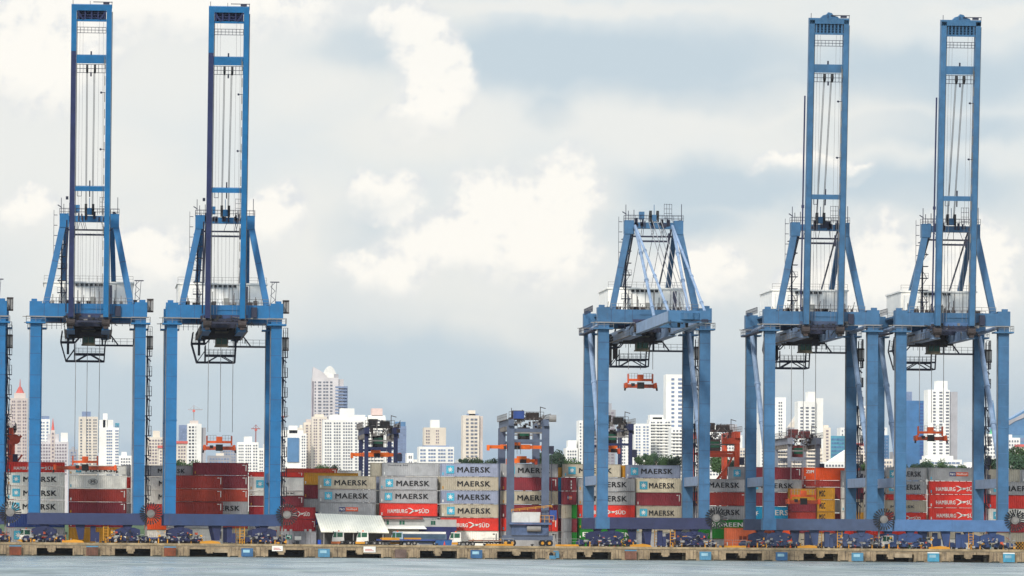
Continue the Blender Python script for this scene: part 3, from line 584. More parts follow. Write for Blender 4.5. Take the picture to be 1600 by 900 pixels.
def spreader(px, py, wd, label, wdth=5.9, rope_h=0, worn=False):
    o = P(px, py, 29); s = thing('spreader', label, 'spreader', tuple(o), 'orange container spreaders hanging from the cranes')
    h_ = wdth / 2; om = M_ORD if worn else M_ORA
    part('main_beam', MB().box(-h_, h_, -.9, -.4, -.9, -.2).box(-h_, h_, .4, .9, -.9, -.2).box(-h_ * .5, h_ * .5, -.4, .4, -.75, -.4), M_ORD if not worn else M_RUSTY, s)
    for k in (-1, 1):
        part('end_beam', MB().box(k * h_ - .3, k * h_ + .3, -1.2, 1.2, -1.0, 0).beam((k * h_, -1.2, .1), (k * (h_ + .25), -1.3, -1.4), .3), om, s)
        part('corner_flipper', MB().beam((k * (h_ + .15), -1.2, -.4), (k * (h_ + .3), -1.3, -1.5), .34), M_BLK, s)
        part('rope_post', MB().box(k * 2.45 - .16, k * 2.45 + .16, -.3, .3, .0, 1.9), om, s)
    part('head_block', MB().box(-2.6, 2.6, -.35, .35, .45, .9).box(-.6, .6, -.7, .7, .45, 1.75), om, s)
    part('motor_unit', MB().box(-.7, .7, -.98, -.3, -1.1, .2).box(-1.9, -1.2, -.95, -.3, -.6, .0), M_BLK if not worn else M_RUSTY, s)
    r_ = MB(); r_.rail((-2.4, -.3, .9), (-.6, -.3, .9), 1.1, .5, .06).rail((.6, -.3, .9), (2.4, -.3, .9), 1.1, .5, .06); part('railing', r_, M_CAGE, s)
    if wdth > 8: part('telescopic_arm', MB().box(-h_, h_, -.25, .25, -.8, -.25), om, s)
    return s
def zs(px, py): return P(px, py, 29).z - DZ + 1.9
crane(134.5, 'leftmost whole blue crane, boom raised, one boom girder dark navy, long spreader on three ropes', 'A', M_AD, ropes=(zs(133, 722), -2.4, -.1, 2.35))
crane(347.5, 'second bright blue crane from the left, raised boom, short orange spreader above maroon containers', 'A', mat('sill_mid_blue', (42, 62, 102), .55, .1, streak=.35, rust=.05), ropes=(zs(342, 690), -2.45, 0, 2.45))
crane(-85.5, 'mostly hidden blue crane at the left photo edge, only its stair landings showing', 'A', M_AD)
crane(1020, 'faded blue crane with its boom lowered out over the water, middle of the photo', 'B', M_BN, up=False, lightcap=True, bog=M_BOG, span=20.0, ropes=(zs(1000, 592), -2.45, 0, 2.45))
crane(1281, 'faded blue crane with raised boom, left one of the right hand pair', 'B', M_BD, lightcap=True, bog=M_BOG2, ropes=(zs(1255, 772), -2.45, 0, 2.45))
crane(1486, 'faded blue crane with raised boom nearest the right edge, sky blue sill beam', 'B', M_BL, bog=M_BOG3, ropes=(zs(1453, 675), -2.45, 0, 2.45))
spreader(133, 727, 12, 'wide orange spreader extended to full length above white containers at the left', 12, 0)
spreader(342.5, 696, 6, 'short orange spreader hanging above the maroon containers of the second crane')
spreader(1000.5, 599, 6, 'short orange spreader hung high under the crane with the lowered boom')
spreader(1255, 780, 6, 'orange spreader hanging low in front of yellow containers', 6.2)
spreader(1453.5, 681, 6, 'grimy red orange spreader in front of the tall white tower at right')
# ================================================================ containers
CC = {'grey': (172, 172, 172), 'beige': (190, 180, 158), 'bluegrey': (154, 162, 184), 'cream': (226, 214, 184), 'white': (244, 241, 230), 'red': (226, 52, 36), 'maroon': (134, 42, 52),
      'redbrown': (164, 52, 40), 'orangebrown': (184, 66, 40), 'green': (10, 128, 24), 'yellow': (208, 148, 30), 'orange': (242, 88, 22), 'salmon': (226, 112, 66), 'navy': (34, 62, 128), 'cyan': (0, 158, 204), 'darkred': (166, 32, 38)}
CN = {'bluegrey': 'bluish grey', 'redbrown': 'red brown', 'orangebrown': 'orange brown', 'darkred': 'dark red', 'red': 'bright red'}
BLK = mat('black_paint', (28, 28, 30), .6, .05); CY = mat('star_blue', (72, 180, 208), .5, .08, rust=.03); ORG = mat('logo_orange', (225, 90, 50), .5, .05); NVP = mat('logo_navy', (30, 40, 110), .5, .05)
def cmat(k, worn): return mat('container_%s%s' % (k, '_worn' if worn else ''), CC[k], .62, .09, rust=(.26 if worn else .04), rustcol=(140, 98, 66), streak=.2 if worn else .06)
CM = {}
def cont_mesh(w, h):
    k = (round(w, 1), round(h, 1))
    if k in CM: return CM[k]
    b = MB(); n = max(3, int((w - .4) / .42)); st = (w - .4) / n; vs = []; x = .2; D = 2.44
    for i in range(n):
        for (dx, dy) in ((0, .09), (.28, .09), (.4, .045), (.72, .045), (.86, .09)): vs.append((x + dx * st, dy))
        x += st
    vs.append((w - .2, .09)); m_ = len(vs)
    b.add([(x, y, .14) for x, y in vs] + [(x, y, h - .1) for x, y in vs], [(i, i + 1, m_ + i + 1, m_ + i) for i in range(m_ - 1)])
    b.box(.05, w - .05, .12, D - .03, .05, h - .03)
    f = MB()
    for x0 in (0, w - .2): f.box(x0, x0 + .2, 0, .2, 0, h - .02).box(x0, x0 + .2, D - .2, D, 0, h - .02)
    f.box(.2, w - .2, 0.01, .1, 0, .16).box(.2, w - .2, .01, .1, h - .12, h - .02).box(0.02, .12, .2, D - .2, 0, .16).box(.02, .12, .2, D - .2, h - .12, h - .02).box(w - .12, w - .02, .2, D - .2, h - .12, h - .02).box(w - .12, w - .02, .2, D - .2, 0, .16)
    CM[k] = (b, f, {}); return CM[k]
def star(mb, cx, cz, r, y, n=7):
    pts = []
    for i in range(2 * n):
        t = math.pi / 2 + i * math.pi / n; rr = r if i % 2 == 0 else r * .38; pts.append((cx + rr * math.cos(t), y, cz + rr * math.sin(t)))
    return mb.add([(cx, y, cz)] + pts, [(0, 1 + i, 1 + (i + 1) % (2 * n)) for i in range(2 * n)])
def swoosh(w, h):
    b = MB(); y = 0
    def arc(ps, th):
        vs = []; n = len(ps)
        for i, (x, z) in enumerate(ps):
            t = th * math.sin(math.pi * (i + .4) / (n - .2)); vs += [(x * w, y, (z - t) * h), (x * w, y, (z + t) * h)]
        b.add(vs, [(2 * i, 2 * i + 2, 2 * i + 3, 2 * i + 1) for i in range(n - 1)])
    arc([(0, .95), (.25, .9), (.5, .6), (.75, .38), (1, .42)], .12)
    arc([(.12, -.05), (.3, .12), (.5, .4), (.75, .55), (1.05, .6)], .14)
    return b
ORD = ['topmost', 'second down', 'third down', 'fourth down', 'fifth down', 'sixth down', 'lowest']
LOGO = {'M': 'black lettering and star square', 'Mt': 'black lettering', 'Ms': 'star square', 'H': 'white lettering and swoosh', 'P': 'small navy and orange logo', 'E': 'large white lettering',
        'S': 'black square lettering', 'Z': 'small white lettering', 'O': 'faint oval emblem', 'C': 'white lettering and star', 'T': 'tiny dark print along the top', 'W': 'one black letter', 'V': 'white marks down its end',
        'G': 'worn dark print', 'D': 'small black lettering', 'N': ''}
def container(x0, x1, y0, y1, Y, col, logo, label, worn=False):
    xm = (x0 + x1) / 2
    a = P(x0, y1, Y); e = P(x1, y1, Y); zb = P(xm, y1, Y).z; zt = P(xm, y0, Y).z
    w = e.x - a.x - .06; h = max(.5, zt - zb - .03)
    if y1 > 846: h = zt - DZ - .04; zb = DZ + .01
    t = thing('container', label, 'container', (a.x, Y, zb), 'shipping containers in the yard stacks')
    b, f, cache = cont_mesh(w, h); sx = 1
    k = (col, worn)
    if k not in cache:
        cache[k] = (b.mesh('corrugated_wall', cmat(col, worn)), f.mesh('frame', mat('frame_' + col, tuple(int(c * .88) for c in CC[col]), .65, .12, rust=.5 if worn else .25)))
    part('corrugated_wall', cache[k][0], None, t); part('frame', cache[k][1], None, t)
    y = -.012; ink = BLK
    def txt(s_, fx, fz, fw, fh, m_, bold=.02): return text(s_, m_, t, w * fx, y, h * fz, w * fw, h * fh, bold)
    jx, jz = random.uniform(-.012, .012), random.uniform(-.03, .03)
    if logo in ('M', 'Mt', 'Ms', 'C'):
        if logo != 'Mt':
            sq = h * .56; cx = w * (.165 + jx)
            if logo == 'Ms': cx = w * .5 if w < 5 else w * .2
            if logo == 'C': part('star_emblem', star(MB(), cx, h * .5, sq * .46, y - .01), WHT, t)
            else:
                sqo = part('star_square', MB().box(cx - sq / 2, cx + sq / 2, y, .1, h * .5 - sq / 2, h * .5 + sq / 2), CY, t)
                part('star', star(MB(), cx, h * .5, sq * .40, y - .012), WHT, sqo)
        if logo != 'Ms': txt('MAERSK', .285 + jx, .30 + jz, .575, .40, WHT if logo == 'C' else ink, .022)
    elif logo == 'H':
        txt('HAMBURG', .13 + jx, .26 + jz, .34, .30, WHT); link('swoosh', swoosh(w * .18, h * .42).mesh('swoosh', WHT), t, (w * (.475 + jx), y, h * (.24 + jz))); txt('SÜD', .665 + jx, .26 + jz, .18, .38, WHT)
    elif logo == 'P':
        part('logo_panel', MB().box(w * .36, w * .47, y, .1, h * .36, h * .66), NVP, t); part('logo_panel', MB().box(w * .475, w * .69, y, .1, h * .36, h * .66), ORG, t)
        text('P&O', WHT, t, w * .37, y - .01, h * .42, w * .09, h * .18, .03); text('Nedlloyd', WHT, t, w * .49, y - .01, h * .42, w * .18, h * .18, .02)
    elif logo == 'E': txt('EVERGREEN', .08, .22, .84, .46, WHT, .025)
    elif logo == 'S': txt('MSC', .12 if w < 6 else .3, .25, .34, .5, ink, .03)
    elif logo == 'Z': txt('ZIM', .06, .55, .14, .24, WHT, .04)
    elif logo == 'O':
        o_ = MB()
        for i in range(24):
            t0, t1 = i / 24 * 6.2832, (i + 1) / 24 * 6.2832
            for r_ in (1, .62): o_.beam((w * .42 + .95 * r_ * math.cos(t0), y, h * .5 + .55 * r_ * math.sin(t0)), (w * .42 + .95 * r_ * math.cos(t1), y, h * .5 + .55 * r_ * math.sin(t1)), .07)
        part('oval_emblem', o_, mat('emblem_grey', (110, 112, 116), .6), t); txt('M', .39, .42, .06, .16, ink)
    elif logo == 'T': txt('Hamburg Süd', .10, .74, .34, .12, mat('faded_print', (80, 80, 84), .6), .02)
    elif logo == 'W': txt('W', .45, .3, .1, .42, ink, .05)
    elif logo == 'D': txt('MAERSK', .1, .35, .6, .22, mat('faded_print', (80, 80, 84), .6), .03)
    elif logo == 'G': part('worn_print', MB().box(w * .3, w * .36, y, .1, h * .4, h * .6).box(w * .38, w * .46, y, .1, h * .42, h * .58).box(w * .48, w * .52, y, .1, h * .38, h * .62).box(w * .55, w * .62, y, .1, h * .42, h * .56), mat('rust_print', (130, 56, 34), .8, .2), t)
    elif logo == 'V': part('white_marks', MB().box(w * .6, w * .68, y, .1, h * .62, h * .78).box(w * .6, w * .68, y, .1, h * .38, h * .54).box(w * .6, w * .68, y, .1, h * .14, h * .3), WHT, t)
    elif w > 7:
        part('markings', MB().box(w * .955, w * .97, y, .1, h * .35, h * .85).box(w * .9, w * .94, y, .1, h * .78, h * .84), WHT if col not in ('white', 'cream', 'grey', 'beige') else ink, t)
    if w > 8: part('door_bar' if False else 'data_plate', MB().box(w * .03, w * .05, y, .1, h * .1, h * .3), M_YEL if random.random() < .3 else CY if random.random() < .3 else WHT, t)
    return t
LABS = {}
def column(ref, x0, x1, Y, tops, kinds, bottom=None):
    n = len(kinds); tops = list(tops)
    for i in range(n):
        k = kinds[i]; y0 = tops[i]; y1 = tops[i + 1] if i + 1 < len(tops) else (bottom or 862)
        col, logo = k.split(':')[:2]; worn = k.endswith(':w')
        cn = CN.get(col, col); od = ORD[i] if i < n - 1 or n > 7 or True else 'lowest'
        lb = cn + ' container' + (' with ' + LOGO[logo] if LOGO[logo] else '') + ', ' + od + ' ' + ref
        if len(lb.split()) > 16: lb = cn + ' container' + (' with lettering' if logo != 'N' else '') + ', ' + od + ' ' + ref
        if len(lb.split()) > 16: lb = cn + ' container, ' + od + ' ' + ref
        assert len(lb.split()) <= 16, lb
        container(x0, x1, y0, y1, Y, col, logo, lb, worn)
L6 = 850
column('in the stack behind the left leg of the leftmost crane', 10, 101.5, 56, (721.5, 738, 759, 780.5, 802.5, 824), ('red:H', 'white:M', 'white:M', 'white:M', 'navy:N', 'grey:Ms'))
column('under the wide spreader at the left', 107, 198, 56, (727, 741.5, 763.5, 784, 803, 824), ('white:M', 'white:O', 'redbrown:N', 'maroon:N', 'darkred:N', 'yellow:N'))
column('in the narrow stack left of the first crane right leg', 191, 205, 60, (726, 745, 763, 786, 806, 828), ('grey:N', 'red:N', 'white:N', 'grey:N', 'redbrown:N', 'grey:N'))
column('between the two left cranes', 226, 301, 62, (727, 744.5, 765.5, 787, 809, 828), ('grey:Mt', 'white:Mt', 'white:Mt', 'red:N', 'orange:N', 'white:N'))
column('in the long stack right of the second crane left leg', 260, 348.6, 56, (742.5, 763.5, 783.5, 804, 826), ('redbrown:N', 'orangebrown:N', 'redbrown:N', 'grey:N', 'white:N'))
column('in the stack under the second crane spreader', 301.5, 388, 59, (722.7, 742.5, 763.5, 783.5, 804, 826), ('maroon:N', 'maroon:N', 'orangebrown:N', 'grey:Mt', 'redbrown:N', 'beige:N'))
column('in the stack behind the second crane right leg', 389, 475, 62, (737, 745.5, 767, 774, 791, 812), ('red:N', 'white:Ms', 'white:Mt', 'maroon:N', 'darkred:N', 'grey:N'))
column('just right of the second crane cable reel', 438, 493.5, 58, (792, 811, 830), ('darkred:H', 'darkred:N:w', 'grey:N'))
column('in the orange topped back stack by the reel', 446, 527, 68, (731.5, 745.5, 757, 775, 795, 812), ('orangebrown:N', 'maroon:N', 'maroon:N', 'maroon:N', 'navy:N', 'maroon:N'))
column('behind the lettered grey ones left of the shed', 474, 560, 65, (738.5, 758, 779, 800, 820), ('yellow:W', 'maroon:N', 'grey:N', 'navy:N', 'grey:N'))
column('in the far back stack beside the navy yard gantry', 527, 565, 72, (735, 746, 765, 786, 806, 828), ('white:T', 'white:N', 'grey:N', 'grey:N', 'beige:N', 'grey:N'))
column('in the stack behind the pale roofed shed', 497.5, 587.5, 57, (743.2, 764.2, 785.2, 806.5, 828), ('beige:M:w', 'grey:M:w', 'grey:P:w', 'beige:N', 'grey:N'))
column('in the slim stack seen end on above the shed', 579, 596.6, 61, (722.7, 744.5, 766, 787, 808, 829), ('beige:N:w', 'bluegrey:N', 'grey:N:w', 'beige:N', 'grey:N', 'maroon:N'))
column('in the stack above the office block', 593, 683.8, 57, (744.3, 765.5, 786.3, 807, 828), ('grey:M', 'grey:M:w', 'red:H', 'grey:N', 'beige:N'))
column('capping the stack behind the office block', 597, 688, 59.6, (722.7, 744, 766, 787, 808, 829), ('grey:T', 'beige:N', 'grey:N', 'maroon:N', 'grey:N', 'beige:N'))
column('in the six high stack left of the grey yard gantry', 688.5, 779, 57, (722.9, 744.8, 766, 787.2, 808.7, 829.5), ('bluegrey:M', 'beige:Mt:w', 'bluegrey:M', 'beige:M:w', 'red:H', 'white:N'))
column('in the stack behind the grey yard gantry', 783, 872, 60, (723.9, 745.3, 766.5, 788, 809.5, 830), ('grey:M', 'maroon:N', 'beige:M', 'maroon:G', 'red:N', 'grey:N'))
column('in the sliver of a stack right of the grey gantry', 866, 878, 64, (730, 746, 767, 788, 809, 830), ('yellow:N', 'cyan:N', 'navy:N', 'grey:N', 'maroon:N', 'grey:N'))
column('in the stack just left of the lowered boom crane', 880, 970, 59, (725, 745.6, 767, 788, 809, 830), ('beige:M', 'grey:N', 'grey:N', 'beige:N', 'grey:N', 'grey:N'))
column('in the end on stack right of the yard gantry', 878.5, 901, 55, (745.8, 767, 788.5, 810, 831), ('maroon:V', 'maroon:P', 'beige:N:w', 'grey:N', 'grey:N'))
column('in the thin end on stack beside the green block', 893, 902, 54.6, (788.5, 810, 831.5), ('green:N', 'maroon:N', 'green:N'))
column('in the sliver of stack behind the yellow ended one', 969.5, 978, 60, (726.5, 746, 767, 788, 809, 830), ('yellow:N', 'grey:N', 'grey:N', 'maroon:N', 'grey:N', 'grey:N'))
column('behind the lowered boom crane left legs', 903, 993, 56, (746.4, 767.5, 789.2, 809, 826.5, 842), ('grey:M', 'grey:M', 'red:H', 'green:N', 'green:E', 'green:N'))
column('set back behind the cream lettered one', 977.5, 1064, 59, (726.3, 747, 769, 790.5, 811, 832), ('bluegrey:M', 'maroon:N', 'grey:N', 'grey:N', 'white:N', 'grey:N'))
column('in the stack between the lowered boom crane legs', 994, 1064.5, 56, (747.3, 769.6, 790.3, 811.5, 832), ('cream:M', 'maroon:N', 'beige:M', 'beige:N', 'grey:N'))
column('behind the lowered boom crane right legs', 1066, 1091, 64, (750, 771, 792, 812, 832), ('cyan:N', 'maroon:N', 'yellow:N', 'grey:N', 'beige:N'))
column('in the stack right of the lowered boom crane', 1084, 1168, 57, (748, 768.8, 790, 811.5, 826, 842), ('grey:M', 'redbrown:N', 'grey:M', 'green:E', 'green:N', 'grey:N'))
column('on the stack left of the orange yard gantry', 1139, 1165, 60, (729, 749, 770, 791, 811, 832), ('grey:Ms', 'grey:N', 'grey:N', 'maroon:N', 'grey:N', 'grey:N'))
column('between the fourth crane left legs, long stack', 1166, 1253, 57, (729.3, 749.3, 769, 791, 812, 832), ('maroon:N', 'grey:M', 'maroon:N', 'cyan:C', 'grey:N', 'white:N'))
column('on the quay side below the fourth crane left wheels', 1133.5, 1206, 40, (824.5,), ('salmon:G:w',), 848.5)
column('lying right of the salmon one on the quay side', 1206.5, 1242, 42, (825,), ('orange:N',), 849)
column('in the stack with the orange top', 1254, 1344, 60, (730.4, 750.5, 761, 780, 801, 822, 840), ('orange:Z', 'redbrown:N', 'maroon:N', 'grey:Ms', 'maroon:N', 'red:N', 'beige:N'))
column('in the front stack under the low spreader', 1231.5, 1276, 56, (763, 783, 799.7, 816, 833), ('yellow:N', 'maroon:N', 'redbrown:N', 'maroon:N', 'beige:N'))
column('in the yellow lettered stack right of the low spreader', 1276.5, 1305, 56, (761.5, 780.5, 799.5, 815, 833), ('yellow:S', 'yellow:S', 'yellow:S', 'redbrown:N', 'beige:N'))
column('in the stack between the fourth and fifth cranes', 1314, 1401, 59, (735, 761.5, 779.5, 799.5, 820, 840), ('grey:Mt', 'white:Mt', 'white:D', 'white:N', 'red:N', 'grey:N'))
column('in front end on stack by fourth crane right leg', 1337, 1350, 56, (762, 780, 800, 820, 840), ('maroon:N', 'beige:N', 'yellow:N', 'redbrown:N', 'grey:N'))
column('left of the swoosh lettered red stack at the right', 1385, 1448.5, 57, (730.2, 751, 772, 781.5, 800.3, 816, 836), ('grey:M', 'grey:M', 'red:N', 'beige:D', 'red:H', 'red:N', 'grey:N'))
column('in the stack of three red lettered ones at right', 1451.5, 1541, 57, (730.6, 751.4, 772.3, 793.4, 814, 830, 842), ('grey:P', 'red:H', 'red:H', 'red:H', 'red:N', 'beige:N', 'white:N'))
column('in the stack cut by the right photo edge', 1544, 1634, 58, (752.5, 773.5, 795, 816, 832), ('grey:M', 'red:N', 'white:M', 'darkred:N', 'beige:N'))
column('capping the stack at the right edge, set back', 1543, 1594, 61, (732.8, 752.5, 773, 795, 816, 838), ('beige:N:w', 'grey:N', 'red:N', 'grey:N', 'red:N', 'grey:N'))
column('beyond the rightmost crane leg, last one back', 1596, 1680, 62, (734, 754, 775, 796, 817, 838), ('grey:Ms', 'maroon:N', 'grey:N', 'grey:N', 'redbrown:N', 'grey:N'))
# ================================================================ rubber tyred yard gantries
def gantry(px, Y, Wd, Ln, ztop_px, label, m_, cab_m, sp=None, arms=None, base='plain', lw=.75):
    o = P(px, 850, Y); H = P(px, ztop_px, Y).z - DZ
    g_ = thing('yard_gantry', label, 'gantry', (o.x, Y, DZ), 'yard gantries straddling the container stacks'); a = Wd / 2
    for v in (0, Ln):
        for s in (-1, 1):
            part('leg', MB().box(s * a - lw, s * a + lw, v - .5, v + .5, 2.3, H - 1.4), m_, g_)
    for v in (0, Ln):
        part('sill_beam', MB().box(-a - 1.6, a + 1.6, v - .6, v + .6, 1.3, 2.28), m_, g_)
        for k in (-a - .9, -a + .5, a - .5, a + .9):
            w_ = part('wheel', MB().cyl((k, v - .45, .72), (k, v + .45, .72), .72, 16), mat('black_rubber', (24, 24, 26), .8), g_)
            part('hub', MB().cyl((k, v - .5, .72), (k, v - .44, .72), .32, 10), M_YEL, w_)
        part('cross_beam', MB().box(-a + lw + .01, a - lw - .01, v - .35, v + .35, H - 4.6, H - 4.1), m_, g_)
    for s in (-1, 1):
        mg = part('main_girder', MB().box(s * a - .55, s * a + .55, -1.2, Ln + 1.2, H - 1.38, H), m_, g_)
        r_ = MB(); r_.rail((s * (a + .9), -1.2, H), (s * (a + .9), Ln + 1.2, H), 1.1, 1.6, .08).box(min(s * a, s * (a + .95)), max(s * a, s * (a + .95)), -1.2, Ln + 1.2, H - .1, H - .02); part('walkway', r_, M_GREY, mg)
        b_ = MB()
        for k in range(7): b_.box(s * a - .7, s * a + .7, k * Ln / 6 - .15, k * Ln / 6 + .15, H - 2.2, H - 1.39)
        part('girder_bracket', b_, M_GREY, mg)
    tl = part('trolley', MB().box(-a + .3, a - .3, 5, 11, H + .05, H + .5).box(-a + .8, -.4, 6, 9, H + .5, H + 1.9).box(.2, a - .9, 5.6, 10, H + .5, H + 1.5), cab_m, g_)
    tk = MB().rail((-a, 4.9, H + .4), (a, 4.9, H + .4), 1.2, .7, .08).beam((-a + .5, 5, H + .5), (-a + .5, 5, H + 2.4), .12).beam((a - .7, 5, H + .5), (a - .7, 5, H + 2.7), .14).beam((a - .7, 5, H + 2.6), (a + .4, 5, H + 2.3), .14)
    part('trolley_railing', tk, M_RUSTY, tl)
    cb = part('operator_cabin', MB().box(-1.4, .9, 7, 9, H - 4.0, H - 1.5), cab_m, g_)
    part('window', MB().box(-1.2, .7, 6.93, 7, H - 3.3, H - 2.0), M_GLASS, cb)
    part('hanging_ropes', MB().beam((-1.6, 8, H), (-1.6, 8, H - 7), .1).beam((1.6, 8, H), (1.6, 8, H - 7), .1).beam((-.9, 8, H), (-.9, 8, H - 7), .1), M_ROPE, g_)
    rr = random.Random(int(px) + 3)
    for nm_, mt, n_ in (('cable_tray', M_GREY, 22), ('roof_pipework', M_RUSTY, 26)):
        hp = MB()
        for i in range(n_):
            u, v, z = rr.uniform(-a - .6, a + .6), rr.uniform(-1.3, Ln * .6), H + rr.uniform(-1.8, .2)
            if rr.random() < .5: hp.box(u, u + rr.uniform(.2, .8), v, v + .5, z, z + rr.uniform(.2, 1.0))
            else: hp.beam((u, v, z), (u + rr.uniform(-1.4, 1.4), v, z + rr.uniform(-.4, 2.2)), .12)
        part(nm_, hp, mt, g_)
    part('upper_tie', MB().box(-a + lw + .01, a - lw - .01, -.25, .25, H - 2.9, H - 2.6).box(-a + lw + .01, a - lw - .01, Ln - .25, Ln + .25, H - 2.9, H - 2.6), M_GREY, g_)
    lp = MB()
    for s in (-1, 1): lp.beam((s * (a + lw + .5), -.3, 3), (s * (a + lw + .5), -.3, H - 6), .12).box(s * (a + lw + .4) - .5, s * (a + lw + .4) + .5, -.8, .3, H - 7, H - 5.4) if s > 0 else lp.rail((s * (a + 1.4), -.6, H - 6.5), (s * (a + .7), -.6, H - 6.5), 1.5, .3, .08)
    part('leg_ladder', lp, M_FRAME, g_)
    return g_, H
ORG2 = mat('gantry_orange', (196, 72, 38), .6, .14, rust=.1); NAV = mat('gantry_navy', (30, 40, 80), .6, .12, rust=.08); GRB = mat('gantry_grey_blue', (86, 98, 120), .6, .08, streak=.2, rust=.06)
GRB2 = mat('gantry_pale_grey', (128, 134, 146), .6, .1, rust=.06)
gantry(594, 76, 6.1, 23, 668, 'navy yard gantry with dark trolley, in front of the big white apartment block', NAV, M_BLK, lw=.42)
gg, H = gantry(824, 42, 7.1, 24, 655, 'tall grey blue yard gantry close to the quay, two orange spreaders in it', GRB, M_RUSTY)
part('generator_box', MB().box(-3.3, 2.5, -1.3, .8, 4.9, 7.0), mat('genset_white', (205, 206, 204), .6, .08, streak=.5), gg)
part('generator_deck', MB().box(-3.8, 4.8, -1.7, 1.2, 4.45, 4.88).box(-3.3, 4.2, -.9, .8, 2.3, 4.43), mat('gantry_slate', (84, 104, 140), .6, .2), gg)
part('fuel_tank', MB().cyl((-.2, -1.2, 3.6), (2.6, -1.2, 3.6), .55, 12), M_CAGE, gg)
part('deck_railing', MB().rail((2.4, -1.8, 4.9), (5.2, -1.8, 4.9), 1.4, .7, .1).rail((-3.4, -1.7, 7.0), (4.8, -1.7, 7.9), .5, 1.6, .12), M_YEL, gg)
part('side_cabinet', MB().box(4.4, 5.8, -1.4, -.2, 5.4, 7.4), mat('cabinet_blue', (40, 72, 140), .6), gg)
part('top_cabinet', MB().box(-3.0, -.9, -1, 1, H + .1, H + 1.6), mat('cabinet_blue', (40, 72, 140), .6), gg)
part('winch_drum', MB().cyl((4.2, -.8, H + .2), (5.6, -.8, H + .2), .75, 12), M_CAGE, gg)
part('cross_beam', MB().box(-2.78, 2.78, -.3, .3, H - 2.6, H - 1.9), GRB, gg)
part('lower_brace', MB().beam((-2.6, 24, 17), (2.6, 24, 9.5), .4).beam((-1.2, 20, 18), (1.0, 20, 12), .3), M_YEL, gg)
gantry(961, 76, 6.2, 23, 662, 'navy yard gantry with black trolley, mostly behind the lowered boom crane left leg', NAV, M_BLK, lw=.4)
og, H4 = gantry(1124, 76, 7.2, 23, 674, 'orange red yard gantry between the lowered boom crane and the fourth crane', ORG2, M_RUSTY, lw=.55)
part('deep_girder', MB().box(.6, 4.1, -.62, .62, H4 - 2.6, H4 - 1.4).box(-3, 3, -.4, .4, H4 - 5.4, H4 - 4.65), ORG2, og)
part('diagonal_brace', MB().beam((-3.0, 0, H4 - 13), (1.6, 0, H4 - 7.5), .5).beam((1.6, 0, H4 - 7.5), (3.1, 0, H4 - 4.2), .4), ORG2, og)
gantry(1255, 76, 6.0, 23, 684, 'pale grey yard gantry with dark red trolley hood, behind the fourth crane', GRB2, mat('trolley_maroon', (110, 44, 44), .6), lw=.4)
og, H4 = gantry(-13, 60, 7.2, 23, 668, 'orange yard gantry cut by the left photo edge', ORG2, M_RUSTY, lw=.6)
part('diagonal_brace', MB().beam((3.6, 0, H4 - 4), (5.8, 0, H4 - 1.6), .5).beam((3.6, 0, H4 - 9), (6.0, 0, H4 - 5.5), .35).cyl((4.6, -.3, H4 - 2.4), (4.6, .3, H4 - 2.4), 1.0, 12), ORG2, og)
def yspread(px, py, Y, w_, label):
    o = P(px, py, Y); s = thing('spreader', label, 'spreader', tuple(o), 'orange spreaders of the yard gantries'); h_ = w_ / 2
    om = mat('bright_orange', (244, 112, 22), .5, .1)
    part('main_beam', MB().box(-h_, h_, -.3, .3, -.35, .35).box(-h_ * .55, h_ * .55, -.55, .55, -.45, .5).box(-1, 1, -.5, .5, .5, .95), om, s)
    for k in (-1, 1): part('end_arm', MB().box(k * h_ - .25, k * h_ + .25, -1.1, 1.1, -.75, .38), om if k < 0 else ORG2, s)
    part('twistlock_motor', MB().box(-.4, .9, -.66, -.56, -.5, .3).box(-2.4, -1.9, -.66, -.56, -.4, .2), M_RUSTY, s)
yspread(587, 710.5, 84, 10, 'long orange spreader beam under the navy gantry by the white apartment block')
yspread(805, 698.5, 62, 11.2, 'upper orange spreader beam in the grey blue gantry')
yspread(815, 720, 50, 5.8, 'lower short orange spreader inside the grey blue gantry')
yspread(957, 703.5, 84, 2.6, 'small orange spreader piece behind the lowered boom crane left leg')
# ================================================================ quay buildings, trucks, small things
SHW = mat('shed_white', (238, 234, 216), .55, .04, streak=.08); WALL = mat('office_grey', (176, 176, 172), .8, .1)
a = P(494, 849, 46); b_ = P(605, 849, 46); w = b_.x - a.x
s = thing('shed', 'long pale cream roofed quay shed behind the white trucks', 'shed', (a.x, 46, DZ))
part('roof', MB().add([(-.0, 6, 6.45), (w - 1.0, 6, 6.1), (w + .25, -1.6, 2.65), (.9, -1.6, 2.75), (0, 6, 6.2), (w - 1.0, 6, 5.9), (w + .25, -1.6, 2.5), (.9, -1.6, 2.6)],
     [(0, 1, 2, 3), (4, 7, 6, 5), (0, 3, 7, 4), (1, 5, 6, 2), (3, 2, 6, 7), (0, 4, 5, 1)]), SHW, s)
rb = MB()
for i in range(28):
    t = i / 27; p = Vector((t * (w - 1), 6, 6.47 - .35 * t)); q_ = Vector((.9 + t * (w - .65), -1.6, 2.77 - .1 * t)); rb.beam(p, q_, .07)
part('roof_seam', rb, mat('seam_cream', (222, 216, 196), .6), s)
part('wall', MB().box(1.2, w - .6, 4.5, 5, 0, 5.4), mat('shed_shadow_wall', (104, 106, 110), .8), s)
for i in range(5): part('post', MB().box(1.4 + i * 3.0, 1.6 + i * 3.0, -1.2, -1.0, 0, 2.6), M_CAGE, s)
a = P(601, 849, 50); w = P(713, 849, 50).x - a.x
s = thing('office_block', 'low grey office block with rusty red flat roof, right of the shed', 'building', (a.x, 50, DZ))
part('wall', MB().box(0, w, 0, 4, 0, 5.4), WALL, s)
part('lower_wall', MB().box(7, w + .02, -.1, 0, .4, 3.9), mat('panel_navy', (34, 40, 96), .7), s)
